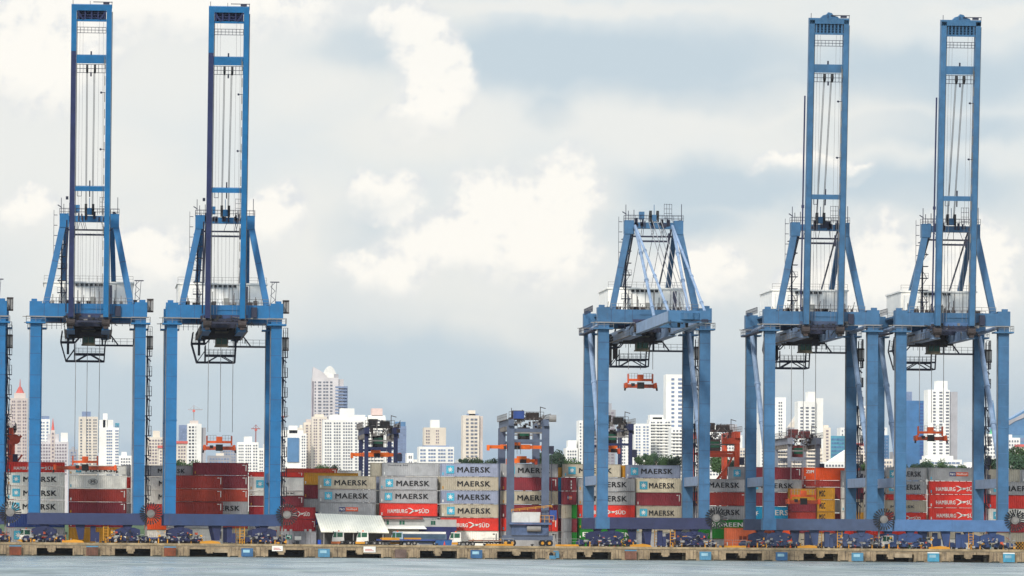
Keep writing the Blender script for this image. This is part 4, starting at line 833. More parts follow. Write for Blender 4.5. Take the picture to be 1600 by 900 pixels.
part('roof', MB().box(-.3, w * .53, -.8, 4.4, 5.42, 5.8), mat('roof_rust_red', (170, 76, 66), .7, .2), s)
part('roof', MB().box(w * .5, w + .6, -.5, 4.4, 5.81, 6.05), mat('roof_dark', (60, 40, 46), .7), s)
part('awning', MB().add([(-.3, 0, 4.1), (8.0, 0, 4.1), (8.4, -2.4, 3.5), (-.3, -2.4, 3.5), (-.3, 0, 3.95), (8, 0, 3.95), (8.4, -2.4, 3.4), (-.3, -2.4, 3.4)], [(0, 1, 2, 3), (4, 7, 6, 5), (3, 2, 6, 7), (0, 3, 7, 4), (1, 5, 6, 2)]), M_HOUSE, s)
for x in (.6, 3.2, 3.8, 9.6, 10.1): part('window', MB().box(x - .22, x + .22, -.06, 0, 4.3, 5.1), M_GLASS, s)
a = P(442, 849, 14); w = P(494, 849, 14).x - a.x
s = thing('generator_cabinet', 'dented grey switchgear cabinet row with teal number sign by the quay edge', 'cabinet', (a.x, 14, DZ))
part('body', MB().box(0, w, 0, 2, 0, 2.55).box(-.05, w + .05, -.05, 2.05, 2.55, 2.65), mat('cabinet_grey', (134, 134, 138), .6, .14, rust=.15), s)
d_ = MB()
for i in range(6): d_.box(.2 + i * 1.05, .24 + i * 1.05, -.03, 0, .15, 2.4)
part('door_seam', d_, M_BLK, s)
part('light_panel', MB().box(2.3, 3.6, -.06, 0, 1.0, 1.7), WHT, s); part('dark_panel', MB().box(2.5, 3.2, -.05, 0, .2, .8), mat('panel_dark', (60, 62, 66), .7), s)
part('number_sign', MB().box(.65, 1.7, -.07, 0, 1.1, 1.95), mat('sign_teal', (24, 128, 112), .6), s); text('25', WHT, s, .8, -.09, 1.25, .75, .55)
for u in (.5, 1.6, 4.4, 5.4): part('roof_vent', MB().cyl((u, .8, 2.65), (u, .8, 3.1), .28, 10), M_CAGE, s)
TYRE = mat('tyre_black', (34, 33, 34), .8, .15)
def wheels(t, xs, y=-.02, r=.5):
    for x in xs:
        o = part('wheel', MB().cyl((x, y, r), (x, y + .35, r), r, 16), TYRE, t); part('hub', MB().cyl((x, y - .03, r), (x, y, r), r * .42, 10), M_CAGE, o)
def truck(px, Y, label, cabcol, tl=0, bed=None, bedcol=None, name='terminal_truck', bumper=M_YEL):
    a = P(px, 850, Y); t = thing(name, label, 'truck', (a.x, Y, DZ), 'port trucks parked along the quay')
    cb = part('cab', MB().prism([(0, .75), (.1, 1.5), (.45, 2.75), (2.3, 2.75), (2.4, .75)], 0, 2.3), cabcol, t)
    part('windscreen', MB().prism([(.14, 1.6), (.42, 2.6), (.85, 2.6), (.85, 1.6)], -.03, 0), M_GLASS, cb)
    part('window', MB().box(1.0, 2.1, -.03, 0, 1.65, 2.55), M_GLASS, cb); part('door', MB().box(.95, 2.15, -.04, -.0, .85, 1.55), cabcol, cb)
    part('mirror', MB().beam((.2, -.3, 2.2), (.2, -.3, 2.8), .16).beam((.2, -.3, 2.5), (.4, 0, 2.5), .08), M_BLK, cb); part('beacon', MB().box(1.2, 1.5, 1, 1.3, 2.76, 3.0), M_ORA, cb)
    part('bumper', MB().box(-.15, 1.7, -.05, 2.35, .3, .74), bumper, t)
    part('chassis', MB().box(.2, max(4.6, tl), .5, 1.8, .62, .95), M_BLK, t)
    wheels(t, [2.0, 3.6] + ([4.7] if tl > 5 else []))
    if tl:
        part('trailer_frame', MB().box(4.0, tl, .1, 2.2, 1.0, 1.28).box(4.0, tl, 0, .12, 1.0, 1.25), mat('trailer_blue', (40, 64, 130), .6, .2) if bedcol is None else bedcol, t)
        for k in range(2): part('twist_post', MB().box(tl - .3 - k * (tl - 5), tl - .1 - k * (tl - 5), 0, .2, 1.28, 1.5), M_YEL, t)
        wheels(t, [tl - 2.6, tl - 1.4])
        if bed: part('bed_load', MB().box(bed[0], bed[1], -.05, .3, 1.1, 1.6), M_YEL, t)
    return t
truck(519, 30, 'white cab port truck with orange bumper in front of the shed, leftmost of the row', WHT, 0, bumper=mat('bumper_orange', (214, 120, 60), .6))
truck(557, 27, 'second white cab port truck, pulling a low trailer with yellow side tank', WHT, 13, (5.0, 8.6))
truck(611, 30, 'blue and white cab truck pulling a low yellow sided trailer past the office', mat('cab_pale_blue', (168, 186, 200), .5), 12, (2.6, 6.0))
truck(702, 30, 'white cab truck hauling an empty rusty flatbed left of the grey blue gantry', WHT, 10.5, None, mat('flatbed_rust', (130, 88, 66), .7, .2))
a = P(627, 850, 40); t = thing('coach', 'long slate grey bus with a white roof parked behind the truck trailers', 'bus', (a.x, 40, DZ))
part('body', MB().box(0, 9.2, 0, 2.5, .5, 2.4), mat('bus_slate', (80, 98, 120), .5, .08), t); part('roof', MB().box(-1.6, 9.0, -.1, 2.6, 2.42, 2.85), WHT, t)
part('window', MB().box(.4, 8.8, -.03, 0, 1.5, 2.2), mat('tinted_glass', (70, 92, 112), .15), t); wheels(t, (1.4, 6.8), -.05, .5)
a = P(684, 849, 24); t = thing('blue_skip', 'low blue steel skip between trucks beside a small red cone', 'skip', (a.x - .5, 24, DZ))
part('tub', MB().prism([(0, .15), (.2, 1.2), (3.4, 1.2), (3.2, .15)], 0, 1.6), mat('skip_blue', (30, 84, 140), .6, .15), t); part('lip', MB().box(.1, 3.5, -.05, 1.65, 1.2, 1.3), M_BOG, t)
a = P(694.5, 849, 20); t = thing('traffic_cone', 'small red cone standing left of the white flatbed truck cab', 'cone', (a.x, 20, DZ)); part('cone', MB().cyl((0, 0, .05), (0, 0, .95), .24, 10, .05), RED, t); part('base', MB().box(-.3, .3, -.3, .3, 0, .06), M_BLK, t)
def ltruck(px, Y, label, cab_m, load_m):
    return truck(px, Y, label, cab_m, 9, None, load_m)
ltruck(30, 24, 'low truck with a bright red flat load under the leftmost crane navy beam', WHT, mat('load_red', (226, 60, 34), .6))
ltruck(178, 26, 'white service truck parked behind the right wheels of the leftmost crane', WHT, mat('trailer_blue', (40, 64, 130), .6, .2))
ltruck(1378, 26, 'truck with orange red trailer between the fourth and fifth cranes', WHT, mat('load_orange', (214, 80, 40), .6))
# yellow kerb strips, bollards, barriers on the deck
for (x0, x1, Y, lb) in ((756, 802, 6, 'yellow painted steel kerb strip left of the grey blue gantry wheels'), (868, 905, 6, 'yellow kerb strip right of the grey blue gantry wheels'), (1124, 1166, 6, 'yellow strip in front of the salmon container'), (0, 0, 0, '')):
    if x1 == 0: continue
    a = P(x0, 848, Y); w = P(x1, 848, Y).x - a.x; t = thing('kerb_barrier', lb, 'barrier', (a.x, Y, DZ)); part('beam', MB().box(0, w, 0, .3, .12, .5), M_YEL, t)
    part('foot', MB().box(.2, .5, -.1, .4, 0, .12).box(w - .5, w - .2, -.1, .4, 0, .12), M_BLK, t)
    r_ = MB().rail((0, .2, .5), (w, .2, .5), 1.1, 1.8, .07); part('pipe_rail', r_, M_CAGE, t)
names = ['left of the first crane wheels', 'under the leftmost crane left wheels', 'right of the leftmost crane pedestal', 'under the leftmost crane reel', 'below the second crane left wheels', 'below the second crane ladder',
         'below the second crane reel', 'at the left end of the shed', 'in front of the leftmost white truck', 'in front of the second white truck', 'in front of the office block', 'beside the red cone', 'left of the yard gantry base',
         'in front of the yard gantry wheels', 'left of the lowered boom crane', 'under the lowered boom crane ladder', 'below the lowered boom crane reel', 'before the salmon container', 'below the fourth crane ladder', 'under the fourth crane reel',
         'under the fifth crane pedestal', 'at the right photo edge']
bmesh_b = MB().cyl((0, 0, 0), (0, 0, .34), .2, 12).cyl((0, 0, .34), (0, 0, .52), .34, 12, .26); bm1 = bmesh_b.mesh('bollard', M_BLK); bm2 = MB().cyl((0, 0, 0), (0, 0, .08), .34, 12).mesh('base_plate', M_YEL)
for i, nm in enumerate(names):
    px = 12 + i * 74.5; a = P(px, 849, .9); t = thing('mooring_bollard', 'black mooring bollard on the quay edge ' + nm, 'bollard', (a.x, .9, DZ), 'mooring bollards along the quay edge'); part('post', bm1, None, t); part('base_plate', bm2, None, t)
# warning board, cable reel stand on the right edge
a = P(1587, 850, 12); t = thing('warning_board', 'black and yellow chequered barrier board at the right edge of the quay', 'barrier', (a.x, 12, DZ)); cb_ = MB(); part('board', MB().box(0, 1.9, 0, .1, 0, 1.7), M_YEL, t)
for i in range(6):
    for j in range(5):
        if (i + j) % 2: cb_.box(i * .31, i * .31 + .3, -.02, 0, j * .33, j * .33 + .32)
part('black_checks', cb_, M_BLK, t)
for (px, y, Y, lb) in ((430, 848, 5, 'orange tripod cable stand left of the grey switchgear cabinets'), (1105, 848, 5, 'grey tripod cable stand under the lowered boom crane reel'), (1366, 850, 5, 'orange tripod stand below the fourth crane reel'), (1566, 850, 5, 'pale tripod stand left of the chequered board')):
    a = P(px, y, Y); t = thing('cable_stand', lb, 'stand', (a.x, Y, DZ)); mm_ = M_ORA if 'orange' in lb else M_CAGE
    part('mast', MB().beam((0, 0, .4), (0, 0, 2.6), .16).box(-.3, .3, -.2, .2, 2.4, 2.9), mm_, t)
    for (x, y2) in ((-.7, 0), (.7, 0), (0, .7)): part('leg', MB().beam((0, 0, .9), (x, y2, 0), .14), mm_, t)
for i, (px, col, lb) in enumerate(((90, RED, 'red oil drum on the quay near the red truck load'), (499, mat('drum_blue', (24, 70, 170), .5), 'blue drum at the left end of the shed'), (152, WHT, 'white tank cabinet stack beside the leftmost crane pedestal'), (1062, M_CAGE, 'pale drum by the yellow ladder of the lowered boom crane'),
                               (1385, mat('drum_dark', (50, 60, 90), .5), 'dark drum between the fourth and fifth cranes'), (1420, mat('drum_green', (60, 110, 60), .5), 'green drum left of the fifth crane wheels'))):
    a = P(px, 849, 10); t = thing('drum', lb, 'drum', (a.x, 10, DZ)); part('barrel', MB().cyl((0, 0, 0), (0, 0, 1.0), .35, 14), col, t); part('rim', MB().cyl((0, 0, 1.0), (0, 0, 1.05), .38, 14).cyl((0, 0, .5), (0, 0, .54), .37, 14), col, t)
# ================================================================ city
BW = mat('facade_white', (242, 239, 230), .85, .05, streak=.10, scale=.12); BC = mat('facade_cream', (226, 214, 196), .85, .05, streak=.1, scale=.12); BP = mat('facade_pink_beige', (208, 194, 184), .85, .06, scale=.12)
BG = mat('facade_grey', (166, 164, 166), .85, .08, scale=.12); BM = mat('facade_mauve', (206, 200, 198), .85, .06, scale=.12); BBl = mat('facade_blue_grey', (120, 136, 166), .6, .08, scale=.12)
GL = mat('glass_blue', (84, 126, 164), .25, .12, scale=.15); GLT = mat('glass_teal', (80, 150, 170), .3, .12, scale=.15); WD = mat('window_dark', (112, 116, 126), .4, .15, scale=.2); WB = mat('window_blue', (122, 138, 166), .4, .12, scale=.2); WM = mat('window_mauve', (134, 122, 130), .4, .12, scale=.2)
RT_ = mat('roof_terracotta', (204, 96, 84), .8, .1, scale=.2)
WMESH = {}
def unit(m_):
    if m_.name not in WMESH: WMESH[m_.name] = MB().box(0, 1, 0, 1, 0, 1).mesh('window', m_)
    return WMESH[m_.name]
def block(t, X0, o, x0, x1, yt, Y, D, m_, name='wall', yb=None, dy=0):
    a = P(x0, yt, Y); b2 = P(x1, yt, Y); zb = 0 if yb is None else P((x0 + x1) / 2, yb, Y).z - DZ
    return part(name, MB().box(a.x - o.x, b2.x - o.x, dy, D, zb, (a.z + b2.z) / 2 - DZ), m_, t)
def building(x0, x1, yt, label, m_=BW, wm=WD, cols=((.1, .9, 6),), pitch=4.8, Y=4200, fh=.5, fill=.6, boxes=(), top=4, slabs=False, name='apartment_block', yb=742, D=26, group=None, cat='building', roofm=None, wings=(), depth=0):
    X0 = P(x0, yt, Y); o = Vector((X0.x, Y, DZ)); t = thing(name, label, cat, (o.x, Y, DZ), group); s_ = (P(x1, yt, Y).x - X0.x) / (x1 - x0)
    block(t, X0, o, x0, x1, yt, Y, D, m_)
    for (a, b2, y0, y1, mm_, nm) in boxes: block(t, X0, o, a, b2, y0, Y, D * .8, mm_ or m_, nm, yb=y1, dy=2)
    for (a, b2, y0, mm_) in wings: block(t, X0, o, a, b2, y0, Y, D, mm_ or m_, 'wing', dy=3)
    n = 0; rest = MB(); y = yt + top
    while y < yb:
        for (c0, c1, k) in cols:
            for i in range(k):
                xa = x0 + (x1 - x0) * (c0 + (c1 - c0) * (i + .5 - fill / 2) / k); wpx = (x1 - x0) * (c1 - c0) / k * fill
                p = P(xa, y + pitch * fh, Y); ww, wh = wpx * s_, pitch * fh * s_
                if n < 100: link('window', unit(wm), t, (p.x - o.x, -.35, p.z - DZ), (ww, .4, wh))
                else: rest.box(p.x - o.x, p.x - o.x + ww, -.35, .05, p.z - DZ, p.z - DZ + wh)
                n += 1
        if slabs:
            p = P(x0, y + pitch, Y); part('balcony', MB().box(-.6, (x1 - x0) * s_ + .6, -1.6, 0, p.z - DZ, p.z - DZ + .9), m_, t)
        y += pitch
    if rest.v: part('window', rest, wm, t)['kind'] = 'stuff'
    if roofm: part('roof', MB().box(-.8, (x1 - x0) * s_ + .8, -1, D + 1, X0.z - DZ + .02, X0.z - DZ + 2.2), roofm, t)
    return t, o, s_
B = building
t, o, s_ = B(16, 43, 622, 'pinkish tower with a red pointed roof and spire at the far left', BP, WM, ((.08, .3, 2), (.4, .62, 2), (.7, .95, 2)), 5.2, Y=4000, boxes=((22, 40, 614, 622, None, 'penthouse'),))
p = P(31, 616, 4000); q_ = P(31, 604, 4000); r_ = P(31, 592, 4000)
part('domed_roof', MB().cyl((p.x - o.x, 10, p.z - DZ), (p.x - o.x, 10, q_.z - DZ), 4.6, 8, 1.3), RT_, t); part('spire', MB().cyl((p.x - o.x, 10, q_.z - DZ), (p.x - o.x, 10, r_.z - DZ), .7, 6, .2), RT_, t)
B(3, 15, 642, 'lower brownish tower block touching the left photo edge', BP, WM, ((.1, .9, 3),), 5.2, Y=4300)
B(62, 78, 655, 'narrow white tower with a blue roof box right of the first crane left leg', BW, WB, ((.1, .5, 2), (.6, .9, 1)), 5, boxes=((65, 77, 650, 655, BBl, 'roof_box'),), Y=4500)
B(60, 107, 690, 'beige grey apartment blocks behind the narrow white tower', BM, WM, ((.05, .95, 10),), 5, Y=4000, boxes=((74, 92, 678, 690, None, 'penthouse'), (95, 106, 676, 690, BW, 'penthouse')))
t, o, s_ = B(79, 86, 672, 'slim red tipped church spire among the beige blocks at left', BP, WM, ((.2, .8, 1),), 6, Y=3900, name='church_tower'); p = P(82.5, 672, 3900); q_ = P(82.5, 653, 3900); part('spire', MB().cyl((p.x - o.x, 9, p.z - DZ), (p.x - o.x, 9, q_.z - DZ), 1.5, 6, .1), RT_, t)
B(123, 153, 651, 'tall cream tower with dark window columns and grey roof box, behind the leftmost crane ropes', BC, WD, ((.05, .2, 1), (.36, .66, 2), (.74, .95, 2)), 4.6, boxes=((128, 142, 643, 651, BBl, 'roof_box'),))
B(155, 186, 668, 'white and blue glass tower with a teal crown stripe', BW, WB, ((.36, .66, 3), (.8, .98, 2)), 4.6, fill=.8, boxes=((155, 165, 656, 668, None, 'crown'), (161, 168, 646, 668, None, 'lift_tower'), (167, 177, 656, 668, None, 'crown')), Y=4300)
B(180, 186.5, 661, 'thin teal glass slab right of the white and blue tower', GLT, WB, ((.1, .9, 2),), 4.6, Y=4450)
B(186, 206, 712, 'low white flats between the two left cranes', BW, WD, ((.1, .9, 4),), 4.5, boxes=((190, 198, 706, 712, None, 'penthouse'),), Y=4000)
B(230, 257, 683, 'cream stepped apartment block right of the first crane right leg', BC, WM, ((.1, .9, 5),), 5, boxes=((239, 250, 673, 683, None, 'penthouse'),), Y=4000)
B(248, 262, 700, 'low cream block with a terracotta roof left of the second crane', BC, WM, ((.1, .9, 3),), 5, roofm=RT_, Y=3800)
B(280, 294, 664, 'blue grey slab behind the white tower with the construction crane', BBl, WB, ((.1, .9, 3),), 5, Y=4700)
B(276, 292, 693, 'cream block with a red roof beside the second crane left leg', BC, WM, ((.1, .9, 3),), 5.2, roofm=RT_, Y=3800)
B(293, 315, 662, 'white tower with bold dark window rows and a construction crane above', BW, mat('window_bold', (60, 64, 74), .4), ((.05, .5, 2), (.56, .62, 1)), 5.2, Y=4100, boxes=((297, 310, 657, 662, BP, 'penthouse'),), wings=((315, 322, 668, BG),))  # grey block on the right is the white tower's side, shade in its colour
B(325, 362, 712, 'low greyish flats under the second crane spreader', BG, WB, ((.05, .9, 7),), 5, boxes=((338, 350, 708, 712, BC, 'penthouse'),), Y=4200)
B(371, 404, 691, 'pale tower with rows of small windows between the second crane ropes and leg', BW, WD, ((.04, .3, 3), (.36, .66, 3), (.72, .96, 2)), 4.6, boxes=((382, 394, 682, 691, None, 'roof_box'),))
B(404, 412, 700, 'slim white block tight against the second crane right leg', BW, WD, ((.1, .9, 2),), 5, Y=4300)
t, o, s_ = B(438, 479, 677, 'white stepped block with a blue glass bay right of the second crane', BW, WD, ((.04, .2, 2), (.8, .96, 2)), 4.6, boxes=((452, 465, 665, 677, None, 'roof_box'), (440, 474, 672, 677, None, 'parapet')))
a = P(449, 684, 4200); b2 = P(467, 722, 4200); part('glass_bay', MB().box(a.x - o.x, b2.x - o.x, -1.2, -.36, b2.z - DZ, a.z - DZ), GL, t)
B(475, 493, 660, 'cream slender tower left of the mauve skyscraper foot', BC, WM, ((.1, .4, 1), (.5, .95, 3)), 4.4, boxes=((479, 489, 655, 660, BP, 'roof_box'),), Y=4250)
B(488, 511, 651, 'cream balconied tower at the foot of the mauve skyscraper', BC, WM, ((.06, .35, 2), (.45, .95, 3)), 4.4, boxes=((492, 506, 647, 651, None, 'roof_box'),), Y=4220)
# tallest tower, slanted crown
t, o, s_ = B(488, 529, 590, 'tallest skyscraper, mauve with a slanted crown and white dome', BM, WD, ((.08, .14, 1), (.2, .36, 1), (.4, .62, 2), (.66, .78, 1)), 5.0, Y=4700, fill=.75, top=6, yb=668)
def zz(py): return P(510, py, 4700).z - DZ
def xx(px): return P(px, 600, 4700).x - o.x
part('slanted_crown', MB().prism([(xx(488.5), zz(590)), (xx(489.5), zz(573.5)), (xx(500), zz(579)), (xx(506), zz(583)), (xx(512), zz(590))], 0, 20), BM, t)
dm = MB(); vs = [(xx(506), zz(590)), (xx(506.5), zz(582)), (xx(509), zz(576)), (xx(513), zz(572)), (xx(517), zz(571.5)), (xx(520), zz(574)), (xx(523), zz(578)), (xx(525.5), zz(584)), (xx(526), zz(590))]; part('dome', dm.prism(vs, 4, 24), WHT, t)
part('lower_wing', MB().box(xx(528), xx(537), 2, 26, 0, zz(592)), BM, t); part('lower_wing', MB().box(xx(537), xx(543.5), 4, 26, 0, zz(603)), BBl, t); part('lift_tower', MB().box(xx(522), xx(529), 3, 20, zz(590), zz(584)), BG, t)
for i in range(12): part('ribbon_window', MB().box(xx(524), xx(542.5), -.3, 1.9, zz(606 + i * 5), zz(603.4 + i * 5)), WB, t)
part('red_stripe', MB().box(xx(488), xx(490), -.5, -.36, 0, zz(596)), WM, t)
B(505, 571, 656, 'huge white apartment slab covered in a grid of dark windows', BW, WD, ((.03, .2, 3), (.24, .42, 3), (.46, .70, 4), (.74, .97, 3)), 4.65, boxes=((516, 571, 648, 656, None, 'top_storey'), (532, 554, 638, 648, None, 'roof_box')), Y=4100, fill=.62)
B(571, 602.5, 652, 'white block with a pale pink roof box, behind the navy gantry', BW, WD, ((.1, .9, 5),), 5.2, boxes=((581, 598, 638, 650, mat('facade_blush', (222, 196, 186), .85, .05), 'roof_box'), (576, 602, 649, 652, None, 'parapet')), slabs=True, Y=4300)
B(602, 620, 668, 'plain white block right of the navy gantry trolley', BW, WB, ((.1, .9, 4),), 5, Y=4250)
B(616, 635, 666, 'blue grey glass tower at the right end of the apartment cluster', BBl, WB, ((.05, .95, 4),), 4.4, fill=.8, boxes=((618, 634, 659, 666, GL, 'crown'),), Y=4500)
B(636, 646, 708, 'little plain white block right of the blue grey tower', BW, WD, ((.2, .8, 2),), 9, Y=4200)
B(645, 655, 718, 'smallest low white building left of the two stage tower', BW, WD, ((.2, .8, 2),), 8, Y=4300)
B(663, 697, 668, 'cream two stage tower rising from a wide white block with blue bands', BC, WM, ((.06, .26, 2), (.52, .68, 2)), 4.6, boxes=((674, 687, 656, 668, BW, 'roof_box'), ), Y=4250, yb=694)
B(654.5, 709.5, 698, 'wide white block with blue windows in front of the cream tower', BW, WB, ((.03, .2, 2), (.26, .48, 3), (.54, .76, 3), (.82, .97, 2)), 5.4, boxes=((662, 702, 696, 698, BBl, 'roof_band'),), fill=.8, Y=4000)
B(723.5, 749, 649, 'lone cream tower with a blue roof band left of the grey blue gantry', BC, WD, ((.16, .36, 1), (.44, .9, 2)), 5.75, boxes=((733, 743, 641, 649, None, 'roof_box'), (731, 748, 646.5, 649, BBl, 'roof_band')), top=5, wings=((749, 755, 650, BP),), fill=.75)  # right-hand block's pinkish tone stands for the tower's shaded side
B(884, 903, 700, 'white stepped flats behind the round tree', BW, WD, ((.1, .9, 4),), 5, boxes=((888, 901, 688, 700, None, 'penthouse'),))
B(904.5, 926, 657, 'white tower behind the lowered boom crane left legs', BW, WD, ((.04, .2, 1), (.6, .9, 2)), 5)
B(925, 962, 640, 'grey tower under construction look behind the lowered boom crane left leg', BG, WM, ((.05, .95, 5),), 5, boxes=((928, 956, 630, 640, None, 'top_storey'),), Y=4600)
B(969, 990, 663, 'white block just right of the black trolley navy gantry', BW, WD, ((.1, .4, 2), (.55, .9, 2)), 5, Y=4300)
B(991, 1017, 662, 'white tower with four window columns left of the roof box tower', BW, WB, ((.06, .4, 2), (.5, .9, 2)), 4.6, Y=4150)
B(1015, 1049, 655, 'white balconied tower with a wide roof box', BW, WD, ((.05, .25, 2), (.32, .6, 2), (.7, .95, 2)), 4.6, boxes=((1016, 1037, 648, 655, None, 'roof_box'), (1020, 1035, 652, 655, WB, 'roof_band')), fill=.7, Y=4200, slabs=True)
B(1041, 1068, 585, 'tall thin white tower left of the lowered boom crane right leg', BW, WB, ((.28, .48, 1), (.66, .95, 1)), 6.6, top=6, fill=.85, Y=4350)
B(1049, 1078, 668, 'white block with long balcony lines at the foot of the thin tower', BW, WD, ((.05, .95, 5),), 5.2, slabs=True, Y=4000)
B(988, 1013, 712, 'low white villa roofs behind the tree line right of the navy gantry', BW, WM, ((.1, .9, 5),), 6, Y=3000)
B(1012, 1056, 722, 'long low cream building just above the containers, middle right', BC, WM, ((.05, .95, 8),), 6, Y=2800)
B(1106, 1130, 676, 'white twin block behind the left half of the orange gantry', BW, WD, ((.1, .9, 4),), 5, boxes=((1108, 1119, 664, 676, None, 'roof_box'),), Y=4200)
B(1130, 1160, 680, 'white block behind the right half of the orange gantry', BW, WD, ((.1, .9, 5),), 5, boxes=((1137, 1152, 663, 680, BG, 'roof_box'),), Y=4300)
B(1150, 1170, 700, 'cream flats just left of the fourth crane left leg', BC, WD, ((.1, .9, 4),), 5, Y=3900)
B(1188, 1196, 645, 'narrow white tower hidden between the fourth crane left legs', BW, WD, ((.2, .8, 1),), 5)
B(1209, 1228, 621, 'slim white tower with paired window columns right of the fourth crane front leg', BW, WD, ((.36, .72, 2),), 5, top=7, Y=4350)
t, o, s_ = B(1233, 1248, 668, 'grey sloped gable block between two white towers', BG, WB, ((.1, .9, 3),), 5, Y=4450); p = P(1233, 668, 4450); q_ = P(1248, 645, 4450); part('roof', MB().prism([(0, p.z - DZ), (q_.x - o.x, p.z - DZ), (q_.x - o.x, q_.z - DZ)], 0, 20), BC, t)
B(1247, 1275, 627, 'broad white tower with a tall square roof box behind the grey gantry', BW, WD, ((.1, .3, 1), (.4, .62, 1), (.72, .95, 1)), 5.1, top=9, fill=.75, boxes=((1263, 1275, 612, 627, None, 'roof_box'),), wings=((1275, 1287, 622, BW),), Y=4100)
B(1214, 1285, 700, 'long pale podium block with horizontal windows behind the grey gantry', BC, WD, ((.02, .3, 5), (.34, .62, 5), (.68, .96, 5)), 5.6, Y=3900, slabs=True, fill=.8)
B(1286, 1298, 668, 'cream rounded top tower left of the blue glass block', BC, WM, ((.3, .8, 1),), 5, boxes=((1288, 1295, 664, 668, None, 'crown'),), Y=4200)
B(1298, 1320, 681, 'teal blue glass office left of the fourth crane rear leg', GLT, GL, ((.04, .96, 5),), 6, fill=.86, Y=4500)
t, o, s_ = B(1286, 1322, 722, 'white terraced building with sloping roofs above the orange container', BW, WD, ((.1, .9, 6),), 6, Y=3200); p = P(1286, 722, 3200); q_ = P(1322, 703, 3200); part('roof', MB().prism([(4, p.z - DZ), (q_.x - o.x, p.z - DZ), (q_.x - o.x, q_.z - DZ), (8, p.z - DZ + 3)], 0, 12), BW, t)
B(1313, 1319.5, 668, 'sliver of white tower above the teal glass office', BW, WD, ((.3, .7, 1),), 6, Y=4700)
B(1343, 1353, 634, 'tall narrow white tower between the fourth crane right legs', BW, WD, ((.3, .9, 2),), 4.8)
B(1334, 1356, 696, 'pink topped cream block between the fourth crane right legs', BC, WM, ((.1, .9, 4),), 5, roofm=RT_, Y=3900)
B(1378, 1389, 680, 'blue glass tower sliver left of the fifth crane front leg', GL, WB, ((.1, .9, 2),), 5, Y=4300, boxes=((1381, 1387, 668, 680, BW, 'roof_box'),))
B(1379, 1395, 717, 'small cream building left of the fifth crane front leg', BC, WD, ((.1, .9, 3),), 6, Y=3900)
B(1409, 1425, 612, 'grey blue slab peeking above the blue glass office at right', BBl, WB, ((.1, .9, 3),), 5, Y=4600)
B(1410, 1450.5, 626, 'big mirror blue glass office right of the fifth crane front leg', mat('glass_bright', (64, 118, 168), .3, .14, scale=.1), mat('glass_dark_band', (56, 84, 146), .3, .1), ((.66, .98, 2),), 5, fill=.9, Y=4200)
B(1450, 1484, 609, 'tall bright white tower behind the grimy spreader', BW, WD, ((.22, .36, 1), (.5, .68, 1), (.8, .98, 1)), 5, top=3, fill=.8, boxes=((1465, 1481, 595, 609, None, 'roof_box'),), wings=((1484, 1497, 612, BG),), Y=4100)
B(1444, 1503, 718, 'wide white podium with blue window bands under the bright white tower', BW, WB, ((.05, .95, 8),), 6, boxes=((1446, 1490, 712, 718, None, 'terrace'),), Y=3800, fill=.85)
t, o, s_ = B(1536, 1562, 678, 'white gridded block with a green steeple behind the rightmost crane', BW, WD, ((.08, .92, 5),), 6, fill=.5, Y=4000); p = P(1553.5, 678, 4000); q_ = P(1553.5, 659, 4000); part('steeple', MB().cyl((p.x - o.x, 8, p.z - DZ), (p.x - o.x, 8, q_.z - DZ), 3.2, 8, .2), mat('copper_green', (84, 170, 120), .7), t)
t, o, s_ = B(1545, 1560, 690, 'blue glass shard tower behind the green steeple', GL, WB, ((.1, .9, 2),), 6, Y=4600); p = P(1545, 690, 4600); q_ = P(1552, 625, 4600); part('glass_peak', MB().prism([(0, p.z - DZ), (P(1560, 690, 4600).x - o.x, p.z - DZ), (q_.x - o.x, q_.z - DZ)], 0, 14), GL, t)
B(1574, 1594, 684, 'pale block with small square windows at the right edge', BW, WD, ((.08, .92, 4),), 6, fill=.5, boxes=((1574, 1582, 679, 684, None, 'roof_box'),), Y=4000)
B(1594, 1604, 698, 'pink topped low block touching the right photo edge', BC, WM, ((.1, .9, 2),), 6, roofm=RT_, Y=3900)
t, o, s_ = B(1568, 1606, 680, 'large blue convention hall with a curved pale roof at the right edge', mat('hall_blue', (104, 144, 172), .5, .08), WB, ((.1, .9, 3),), 12, Y=4700, fill=.9, name='convention_hall')
def z2(py): return P(1585, py, 4700).z - DZ
def x2(px): return P(px, 680, 4700).x - o.x
part('roof', MB().prism([(x2(1568), z2(680)), (x2(1568), z2(650)), (x2(1577), z2(655)), (x2(1586), z2(650)), (x2(1606), z2(638)), (x2(1606), z2(680))], 0, 24), GL, t)
part('roof_stripe', MB().prism([(x2(1568), z2(662)), (x2(1568), z2(652)), (x2(1577), z2(657)), (x2(1586), z2(653)), (x2(1606), z2(642)), (x2(1606), z2(650)), (x2(1586), z2(658)), (x2(1577), z2(664))], -1, -.1), BG, t)
